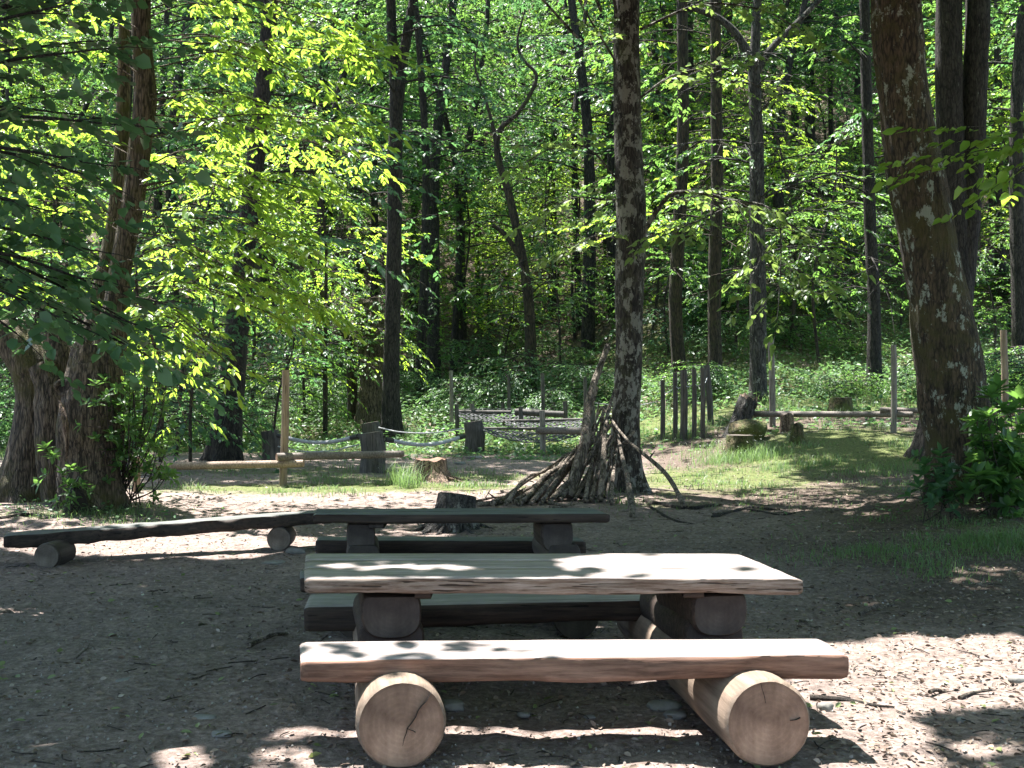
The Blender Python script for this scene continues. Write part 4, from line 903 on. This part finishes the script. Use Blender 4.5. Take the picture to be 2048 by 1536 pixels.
for x, y in [(-13, 24), (-15, 30), (15, 24), (16, 31), (12, 17), (-13, 12), (13, 10), (-12, 5), (-8, -6), (8, -7), (0, -12), (12, -2), (-3, -16), (5, -18)]: plant('tree', PT, x, y, 1.05); PLACED.append((x, y))  # those behind the camera are unseen, added to hold back skylight
# saplings and bushes
k = 0
SP = [(650, 27, 2), (610, 30, 0), (690, 33, 0), (560, 26, 0), (500, 27, 2), (350, 22, 0), (320, 19, 1), (400, 25, 2), (380, 18.5, 1), (540, 22.5, 1), (860, 34, 0), (930, 38, 2), (830, 40, 0), (1000, 36, 1), (1120, 34, 0), (1150, 38, 2), (1200, 42, 0),
      (1300, 34, 0), (1340, 32, 1), (1400, 36, 2), (1470, 31, 0), (1580, 32, 2), (1640, 30, 0), (1700, 34, 1), (1720, 37, 2), (1800, 34, 0), (1820, 36, 2), (1990, 30, 0), (2020, 34, 2), (60, 26, 0), (130, 30, 2), (20, 22, 1), (250, 28, 2), (1880, 40, 2)]
SP += [(985, 44, 2), (1030, 47, 0), (1060, 42, 2), (1010, 52, 2), (1085, 50, 0), (1045, 56, 2), (960, 49, 2), (1110, 46, 2)]
for x, Y, v in SP: plant('sapling', PS, (x - 1024) / F * Y, Y, rp.uniform(.8, 1.15), v)
while k < 75:
    y = 33 + 45 * rp.rand(); x = rp.uniform(-1, 1) * (.48 * y + 2)
    if 840 < 1024 + F * x / y < 1400 and y < 60: k += 1; continue
    plant('sapling', PS, x, y, rp.uniform(.8, 1.5)); k += 1
k = 0
while k < 120:
    y = 23 + 26 * rp.rand() ** 1.3; x = rp.uniform(-1, 1) * (.47 * y + 1)
    px, py = px_of(x, y, terrain(x, y))
    if 850 < px < 1300 and y < 27.5: continue
    if y < 26 and 1290 < px < 1600: continue
    if y < 31 and 555 < px < 900: continue
    if y < 31 and 1560 < px < 1830: continue
    plant('bush', PB, x, y, rp.uniform(.7, 1.4)); k += 1
for px, py, s in [(330, 900, 1.2), (400, 900, 1.0), (370, 870, 1.3), (300, 880, 1.2), (480, 890, .9), (510, 880, .8), (600, 850, .8), (650, 840, .9), (1690, 800, .55), (1720, 795, .7), (1650, 800, .5), (1420, 800, .8), (60, 880, 1), (20, 860, 1.2), (10, 820, 1.3), (2030, 900, 1)]:
    p = G(px, py); plant('bush', PB, p[0], p[1], s)

# ------------------------------------------------------------------ shrubs by the two big trees
def rosette(mb, c_, d, n, L, W, rs_, open_=.9):
    a = rs_.uniform(0, 6.28) + np.arange(n) * 2.4; d = unit(d); s = unit(np.cross(d, UP + .01)); u = np.cross(s, d)
    k = open_ * (1 - .5 * np.arange(n) / n)[:, None]
    Dl = d * (1.05 - k) + (s * np.cos(a)[:, None] + u * np.sin(a)[:, None]) * k
    leaves(mb, np.repeat(c_[None], n, 0) - d * (.04 * np.arange(n)[::-1, None] / n), Dl, UP * .6 + d * .6 + rs_.normal(size=(n, 3)) * .2, L * rs_.uniform(.7, 1.1, n), W * rs_.uniform(.85, 1.1, n), .14, .12)
def shrub(name, label, basepx, tips, Y, L, W, lm, n=9, stemr=.007, cat='shrub', subs=3):
    p = G(*basepx) if len(basepx) == 2 else at(*basepx); loc = tuple(p); t = thing(name, loc, label, cat); s_ = MB(); l_ = MB()
    for (x, y, dy) in tips:
        q = at(x, y, Y + dy); b_ = p + rs.normal(size=3) * [.12, .08, 0]; mid = (b_ + q) / 2 + [(q[0] - b_[0]) * .15, 0, -.02]
        P = smooth_path([b_, mid, q], 10); tube(s_, P, np.linspace(stemr, stemr * .5, 10), 6, cap=False)
        d = unit(unit(P[-1] - P[-3]) + UP * .5); rosette(l_, q, d, n, L, W, rs)
        for j in range(subs):
            i0 = rs.randint(4, 9); sd = unit(rs.normal(size=3) * [1, .8, .3] + UP * .3); e = P[i0] + sd * rs.uniform(.1, .25)
            tube(s_, np.array([P[i0], e]), [stemr * .5, stemr * .3], 5, cap=False); rosette(l_, e, unit(sd + UP * .3), n - 2, L * .85, W * .85, rs)
    s_.obj('stem', M['branch'], t, loc); l_.obj('foliage', M[lm], t, loc)
shrub('shrub', 'large-leaved bright green shrub at the right foot of the big leaning tree', (2010, 1030), [(1995, 775, -.3), (2040, 800, 0), (1962, 862, -.6), (2015, 880, -.3), (2040, 940, -.4), (1955, 950, -.8), (2000, 950, -.6), (2030, 1000, -.5), (1975, 905, -.5), (2045, 860, .2), (2060, 910, .1), (1980, 790, -.4), (2020, 820, -.4), (1975, 830, -.7)], 11.4, .19, .085, 'leaf_mid', 12, subs=5)
shrub('shrub', 'small dark-leaved shrub at the left foot of the big leaning tree', (1893, 1045), [(1850, 945, -.3), (1838, 972, -.4), (1880, 905, -.2), (1895, 955, -.5), (1868, 985, -.4), (1900, 990, -.5), (1850, 925, -.1), (1885, 925, -.3)], 11.4, .14, .07, 'leaf_cool', 8, .006)
shrub('shrub', 'clump of thin leafy shoots growing beside the hollow tree', (235, 1010), [(rs.uniform(180, 340), rs.uniform(640, 960), rs.uniform(-.3, .5)) for _ in range(44)], 12.1, .11, .055, 'leaf_mid', 7, .008, subs=4)
shrub('shrub', 'small green sprout in front of the hollow tree', (130, 1030), [(90, 893, -.2), (105, 910, -.2), (142, 935, -.3), (125, 945, -.2), (160, 940, -.2), (140, 970, -.3)], 12.1, .12, .05, 'leaf_mid', 8, .005, subs=2)

# ------------------------------------------------------------------ leaning sticks, fallen sticks, roots, stones
GS = 'sticks leaned against the mottled tree'
rk = np.random.RandomState(12)
def stick(p0, p1, r, label, group=GS, name='leaning_stick', cat='stick', mat='stick', bend=.016, n=12, hold=False):
    p0 = np.asarray(p0, float); p1 = np.asarray(p1, float); L = np.linalg.norm(p1 - p0)
    m1 = p0 * .66 + p1 * .34 + rk.normal(size=3) * bend * L; m2 = p0 * .33 + p1 * .67 + rk.normal(size=3) * bend * L
    mb = MB(); P = smooth_path([p0, m1, m2, p1], n); tube(mb, P, np.linspace(r, r * .5, n), 9, .16, 6, True, seed=rk.rand() * 9)
    for _ in range(rk.randint(0, 3) if L > .6 else 0):
        k = rk.randint(3, n - 3); q = P[k] + unit(rk.normal(size=3) + unit(p1 - p0) * 1.2) * rk.uniform(.08, .28); tube(mb, np.array([P[k], (P[k] + q) / 2, q]), [r * .45, r * .35, r * .2], 6)
    return tag(mb.obj(name, M[mat], None, tuple(p0)), label, cat, group)
def gp(px, py, dz=.02): p = G(px, py); p[2] += dz; return p
stick(gp(1137, 1002, .05), at(1216, 690, 14.45), .07, 'thickest and tallest stick leaning against the mottled tree', n=20, bend=.02)
stick(gp(1370, 1018, .02), at(1205, 815, 14.35), .03, 'long thin stick leaning left across the mottled trunk from the right', n=20, bend=.02)
stick(gp(1265, 1035, 0), at(1232, 850, 14.3), .035, 'bent stick propped upright on the front of the mottled trunk', n=16)
stick(gp(1222, 1010), at(1236, 885, 14.3), .03, 'short straight stick standing against the front of the mottled trunk')
stick(at(1268, 862, 14.5), at(1205, 925, 14.2), .02, 'short crossing stick lodged high across the other sticks', bend=.02)
bottoms = [(985, 1012), (1000, 1010), (1012, 1014), (1028, 1010), (1040, 1012), (1052, 1008), (1062, 1012), (1072, 1006), (1082, 1010), (1092, 1004), (1100, 1008), (1110, 1002), (1118, 1006), (1126, 1000), (1150, 1004), (1160, 1000), (1170, 1008), (1180, 1006), (1190, 1002), (1200, 1006), (1210, 1000), (1176, 996), (1146, 996), (1130, 994), (1112, 994), (1095, 996), (1078, 998), (1060, 1000), (1196, 994), (1165, 992)]
for k, (x, y) in enumerate(bottoms):
    u = (x - 985) / 225
    tx = 1118 + 130 * u + 25 * rk.rand() if u < .5 else 1192 + 40 * rk.rand(); ty = 948 - 150 * u - 35 * rk.rand() if u < .5 else 905 - 135 * rk.rand()
    b_ = gp(x, y, .03); Yt = 14.45 - .15 * rk.rand() + .15 * (k % 3)
    stick(b_, at(tx, ty, Yt), rk.uniform(.018, .042), ('low slanting stick at the outer left end of the stick heap' if x < 1040 else 'slanting brown stick in the left half of the stick heap' if x < 1100 else 'slanting stick in the middle of the stick heap' if x < 1150 else 'steep stick close against the mottled trunk') )
for a, b_, r, lb in [((955, 1012), (1090, 1003), .03, 'long brown stick lying flat left of the stick heap'), ((1050, 1001), (1135, 1016), .028, 'pale stick lying in front of the stick heap'), ((1100, 1020), (1190, 1003), .022, 'thin crooked stick lying at the front edge of the stick heap'),
                     ((930, 1010), (1010, 996), .02, 'twiggy dark branch lying beside the leaning dark stump'), ((1002, 985), (1060, 1000), .018, 'thin branch on the ground behind the stick heap')]:
    stick(gp(*a), gp(*b_), r, lb, 'fallen sticks', 'fallen_stick')
for a, b_, r, lb in [((497, 1296), (575, 1272), .016, 'short dark forked stick lying on bare earth left of the near table'), ((1500, 1000 + 16), (1425, 1030), .02, 'dark crooked stick in the shade right of the mottled tree'), ((1720, 1232), (1790, 1212), .014, 'pale stick on the leaf litter right of the near table'),
                     ((1860, 1390), (1920, 1380), .010, 'thin dark stick on the sunny gravel at the right'), ((1920, 1402), (1985, 1386), .009, 'slender twig beside the thin dark stick at the right'), ((150, 1322), (178, 1292), .006, 'thin curved twig on the bare earth at the far left'),
                     ((1780, 1168), (1845, 1158), .012, 'dark stick at the edge of the grass on the right'), ((1955, 1172), (2020, 1190), .013, 'dark stick in the sun near the right edge'), ((430, 1135), (470, 1140), .012, 'short stick in front of the long dark bench'), ((1370, 975), (1410, 968), .016, 'short dark stick on the sunny moss right of the mottled tree'),
                     ((380, 1363), (425, 1355), .006, 'fine twig beside the flat pale stone'), ((0, 1228), (52, 1229), .014, 'dark stick in the sun at the left edge'), ((1640, 1260), (1600, 1245), .012, 'greyish stick just right of the near table end')]:
    stick(gp(*a, .012), gp(*b_, .012), r, lb, 'fallen sticks', 'fallen_stick', bend=.05)
# roots
def root(pts, r, label):
    P = [gp(x, y, r * .15) for x, y in pts]; mb = MB(); tube(mb, smooth_path(P, 22), np.linspace(r, r * .3, 22), 9, .12, 7, True, squash=(1, 1)); tag(mb.obj('surface_root', M['branch'], None, tuple(P[0])), label, 'root', 'bare roots on the ground')
root([(1620, 1397), (1690, 1402), (1745, 1412), (1790, 1416)], .016, 'bare reddish root crossing the sunny gravel right of the near table')
root([(1290, 1005), (1370, 1018), (1440, 1012), (1560, 1020)], .035, 'long root running right from the mottled tree')
root([(1300, 1015), (1345, 1040), (1400, 1052)], .022, 'short root reaching forward from the mottled tree')
root([(1425, 1035), (1490, 1020), (1560, 1030), (1610, 1022)], .02, 'winding thin root in the shade right of the mottled tree')
root([(0, 1040), (60, 1030), (120, 1042)], .03, 'root in the leaf litter left of the hollow tree')
root([(1350, 985), (1300, 978), (1290, 982)], .02, 'thin root behind the mottled tree')
def stone(px, py, a, b_, h_, label, seed=0, rz=0):
    p = G(px, py); n_, m_ = 18, 12; th = np.linspace(0, 2 * np.pi, n_, endpoint=False); ph = np.linspace(.02, np.pi - .02, m_)
    V = np.stack([np.sin(ph)[:, None] * np.cos(th)[None], np.sin(ph)[:, None] * np.sin(th)[None], np.cos(ph)[:, None] + 0 * th[None]], -1)
    V = np.sign(V) * np.abs(V) ** .75; V = V * (1 + .22 * fnoise(V + seed * 4, 1.6, 3))[..., None]
    V = V * [a, b_, h_]; c0, s0 = math.cos(rz), math.sin(rz); V = V @ np.array([[c0, s0, 0], [-s0, c0, 0], [0, 0, 1]])
    V = V + p + [0, 0, h_ * .3]; mb = MB(); i = np.arange(m_ - 1)[:, None] * n_; j = np.arange(n_)[None]
    mb.add(V.reshape(-1, 3), np.stack([i + j, i + n_ + j, i + n_ + (j + 1) % n_, i + (j + 1) % n_], -1).reshape(-1, 4)); tag(mb.obj('stone', M['stone'], None, tuple(p), smooth=True), label, 'stone', 'loose stones')
stone(262, 1362, .075, .03, .012, 'flat pale pointed stone on the bare earth at the left', 1, .5)
stone(1652, 1420, .03, .03, .024, 'white stone lying on the reddish root at the right', 2)
stone(2040, 1362, .05, .04, .02, 'grey stone at the right edge on the sunny gravel', 3)
stone(590, 1106, .085, .06, .035, 'grey stone beside the right foot of the long dark bench', 4)
stone(548, 1126, .09, .08, .010, 'flat grey stone sunk in the earth before the long bench', 5)
stone(1330, 1415, .075, .05, .02, 'flat dark stone in the shadow under the near bench', 6)
stone(1352, 1432, .05, .04, .015, 'small dark stone touching the flat one under the bench', 7)
stone(905, 1417, .05, .05, .025, 'dark stone beside the left log foot under the bench', 8)
stone(1048, 1432, .03, .02, .01, 'small pale stone in the bench shadow', 9)
stone(1180, 1436, .025, .018, .008, 'tiny pale stone in the bench shadow further right', 10)
stone(948, 917, .16, .1, .04, 'flat pale stone at the foot of the thick post by the nets', 11)
stone(407, 1437, .05, .03, .01, 'flat grey stone on the bare earth at lower left', 12)
stone(445, 1470, .04, .025, .012, 'small grey stone near the sunny patch at lower left', 13)
stone(1922, 1442, .022, .016, .012, 'rounded grey pebble at lower right', 14)
stone(920, 928, .1, .08, .03, 'half-buried stone on the grey earth before the right thick post', 15)

# ------------------------------------------------------------------ uncountable cover: litter, gravel, grass, herbs
rg = np.random.RandomState(77)
def scatter(n, ylo, yhi, pw=1.0, wide=.47):
    u = rg.rand(n); y = ylo + (yhi - ylo) * u ** pw; x = rg.uniform(-1, 1, n) * (wide * y + .4); return x, y
def lay(mb, x, y, L, W, tilt=.35, lift=.006, fold=.2, droop=0):
    n = len(x); a = rg.uniform(0, 6.28, n); z = terrain(x, y) + lift + .012 * n2(x, y, 6.0, 3) * (y < 25)
    D = np.stack([np.cos(a), np.sin(a), rg.normal(0, tilt * .5, n)], -1); N = UP + rg.normal(size=(n, 3)) * tilt
    leaves(mb, np.stack([x, y, z], -1), D, N, L, W, fold, droop)
mb = MB(); x, y = scatter(30000, 3.8, 22, 1.35)
dens = .35 + .65 * sstep(.3, 2.2, x - .15 * (y - 6)) + .25 * n2(x, y, 1.2, 2) ; dens = np.where((x < -.8) & (y < 8.5), .30, dens)
k_ = rg.rand(len(x)) < dens; x, y = x[k_], y[k_]; s = rg.uniform(.5, 1.2, len(x)); lay(mb, x, y, .035 * s, .018 * s, .5)
tag(mb.obj('leaf_litter', M['litter']), 'small brown leaf scraps and bark bits covering the trodden earth', 'leaf litter', kind='stuff')
mb = MB(); x, y = scatter(26000, 3.8, 11, 1.2); s = rg.uniform(.3, 1.4, len(x)) ** 1.7; lay(mb, x, y, .010 * s, .010 * s, .7, .002)
tag(mb.obj('gravel', M['grit']), 'fine gravel and grit scattered over the bare earth', 'gravel', kind='stuff')
mb = MB(); x, y = scatter(620, 3.9, 13, 1.15); s = rg.uniform(.5, 1.3, len(x)); lay(mb, x, y, .042 * s, .021 * s, .5, .008)
tag(mb.obj('fallen_leaves', M['fallen_green']), 'fresh pale green leaves fallen on the bare earth', 'fallen leaves', kind='stuff')
mb = MB(); x, y = scatter(420, 3.9, 14, 1.2)
for a, b_ in zip(x, y):
    z = float(terrain(a, b_)) + .008; th = rg.uniform(0, 3.14); L = rg.uniform(.04, .16); d = np.array([math.cos(th), math.sin(th), 0]) * L
    tube(mb, smooth_path([np.array([a, b_, z]), np.array([a, b_, z]) + d * .5 + rg.normal(size=3) * [.01, .01, .003], np.array([a, b_, z]) + d], 5), .0028, 4, cap=False)
tag(mb.obj('twig_litter', M['branch']), 'fine broken twigs strewn over the ground', 'twig litter', kind='stuff')
def blades(mb, x, y, h, wd):
    n = len(x); z = terrain(x, y) - .01; a = rg.uniform(0, 6.28, n); le = rg.uniform(.2, 1.3, n) * h; b0 = np.stack([x, y, z], -1)
    d = np.stack([np.cos(a), np.sin(a), 0 * a], -1); s = np.stack([-np.sin(a), np.cos(a), 0 * a], -1) * wd[:, None] * .5
    V = np.empty((n, 5, 3)); m1 = b0 + d * (le * .3)[:, None] + UP * (h * .6)[:, None]; tp = b0 + d * le[:, None] + UP * (h * rg.uniform(.75, 1, n))[:, None]
    V[:, 0] = b0 - s; V[:, 1] = b0 + s; V[:, 2] = m1 + s * .8; V[:, 3] = m1 - s * .8; V[:, 4] = tp; b_ = (np.arange(n) * 5)[:, None]
    mb.add(V.reshape(-1, 3), b_ + np.array([[0, 1, 2, 3]]), b_ + np.array([[3, 2, 4]]))
mb = MB(); x, y = scatter(330000, 7.5, 34, 1.25, .47)
cl = n2(x, y, 2.6, 3); gmk = grassmask(x, y); k_ = rg.rand(len(x)) < np.clip(gmk * (.25 + .9 * cl), 0, 1) ; x, y, cl = x[k_], y[k_], cl[k_]
h = rg.uniform(.02, .075, len(x)) * (.6 + 1.4 * np.clip(cl, 0, 1)) * (1 + 1.8 * sstep(19, 24, y)); blades(mb, x, y, h, rg.uniform(.003, .0055, len(x)) * (1 + y / 22))
md = MB(); kd = rg.rand(len(x)) < .2; blades(md, x[kd], y[kd] + .03, h[kd] * 1.1, rg.uniform(.003, .005, int(kd.sum())) * (1 + y[kd] / 22))
tag(md.obj('dry_grass', M['litter']), 'dead straw-coloured blades mixed into the green grass', 'dry grass', kind='stuff')
def tuft(px, py, n, r, h0):
    p = G(px, py); x = p[0] + rg.normal(0, r, n); y = p[1] + rg.normal(0, r, n); blades(mb, x, y, rg.uniform(.3, 1.1, n) * h0, rg.uniform(.004, .008, n))
for a in [(800, 968, 260, .12, .38), (815, 975, 160, .1, .3), (1480, 920, 500, .28, .3), (1530, 915, 400, .25, .26), (1440, 925, 400, .25, .24), (1420, 905, 300, .3, .24), (1560, 940, 300, .22, .18), (1360, 880, 160, .3, .25), (1650, 925, 240, .25, .18), (1780, 940, 260, .25, .2), (1830, 900, 200, .25, .22),
          (1420, 850, 300, .4, .3), (1940, 1095, 240, .2, .12), (1990, 1085, 240, .2, .12), (1780, 1105, 260, .2, .11), (1850, 1130, 200, .16, .1), (1700, 1110, 160, .2, .1), (1590, 1120, 60, .15, .1), (1880, 1150, 160, .16, .09), (2040, 1090, 200, .16, .2), (150, 1030, 200, .25, .14), (260, 1045, 160, .25, .1), (230, 1060, 140, .3, .08), (20, 920, 300, .5, .25)]: tuft(*a)
tag(mb.obj('grass', M['grass']), 'short green grass and taller tufts growing in patches round the clearing', 'grass', kind='stuff')
# ground herbs
mb = MB(); x, y = scatter(170000, 20.5, 78, 1.25, .49); c_ = n2(x, y, .55, 3); gk = grassmask(x, y); k_ = rg.rand(len(x)) < np.clip(.55 + .75 * c_, 0.02, 1) * gk * (1 - .45 * sstep(34, 44, y)); x, y = x[k_], y[k_]; c_ = c_[k_]
n = len(x); a = rg.uniform(0, 6.28, n); z = terrain(x, y) + rg.uniform(.03, .32, n) * (1 + np.clip(c_, 0, 1)) * sstep(20, 26, y)
leaves(mb, np.stack([x, y, z], -1), np.stack([np.cos(a), np.sin(a), rg.normal(-.1, .25, n)], -1), UP + rg.normal(size=(n, 3)) * .35, rg.uniform(.07, .15, n), rg.uniform(.05, .09, n))
x, y = scatter(9000, 8.0, 13.5, 1, .47); k_ = (rg.rand(len(x)) < np.clip(np.exp(-((x - 5) / 1.4) ** 2 - ((y - 11.2) / .9) ** 2) + .7 * np.exp(-((x + 4.6) / .9) ** 2 - ((y - 12.0) / .6) ** 2), 0, 1)); x, y = x[k_], y[k_]; n = len(x); a = rg.uniform(0, 6.28, n)
leaves(mb, np.stack([x, y, terrain(x, y) + rg.uniform(.01, .12, n)], -1), np.stack([np.cos(a), np.sin(a), rg.normal(0, .2, n)], -1), UP + rg.normal(size=(n, 3)) * .3, rg.uniform(.03, .06, n), rg.uniform(.025, .045, n))
tag(mb.obj('ground_cover', M['herb']), 'low leafy herbs covering the forest floor and the foot of the slope', 'ground cover', kind='stuff')
mb = MB(); x, y = scatter(60000, 26, 75, 1, .5); lay(mb, x, y, rg.uniform(.08, .15, len(x)), rg.uniform(.05, .08, len(x)), .6, .03)
tag(mb.obj('leaf_litter', M['litter']), 'dead brown leaves covering the steep hillside', 'leaf litter', kind='stuff')
# little white flowers in the tall grass
mb = MB()
for px, py, n, r in [(1500, 905, 60, .5), (1540, 900, 40, .4), (1450, 900, 30, .4), (1480, 880, 20, .3), (805, 960, 14, .14)]:
    p = G(px, py)
    for _ in range(n):
        c_ = p + [rg.normal(0, r), rg.normal(0, r * .6), rg.uniform(.12, .34)]; c_[2] = terrain(c_[0], c_[1]) + rg.uniform(.12, .34)
        a = np.arange(5) * 1.2566 + rg.rand(); leaves(mb, np.repeat(c_[None], 5, 0), np.stack([np.cos(a), np.sin(a), 0 * a + .1], -1), np.repeat(UP[None], 5, 0), .013, .01)
tag(mb.obj('wild_flowers', M['flower']), 'tiny white flowers dotted over the tall grass by the stumps', 'flowers', kind='stuff')
import collections
dup = collections.defaultdict(list)
for o in COL.objects:
    if o.parent is None and o.get('group') in ('trees crowding the wooded hillside', 'saplings in the undergrowth', 'low bushes on the forest floor', 'sticks leaned against the mottled tree') and o.location.y > 3: dup[o['label']].append(o)
for l, os_ in dup.items():
    os_.sort(key=lambda o: o.location.x / o.location.y)
    if len(os_) > 1:
        for q, o in enumerate(os_): o['label'] += ', ' + (['left one', 'right one'] if len(os_) == 2 else ['leftmost'] + [w_ + ' from left' for w_ in ('second', 'third', 'fourth', 'fifth', 'sixth', 'seventh', 'eighth', 'ninth', 'tenth', 'eleventh')[:len(os_) - 2]] + ['rightmost'])[min(q, 11)]
print('OBJECT COUNT', len(bpy.data.objects), 'verts', sum(len(m.vertices) for m in bpy.data.meshes))
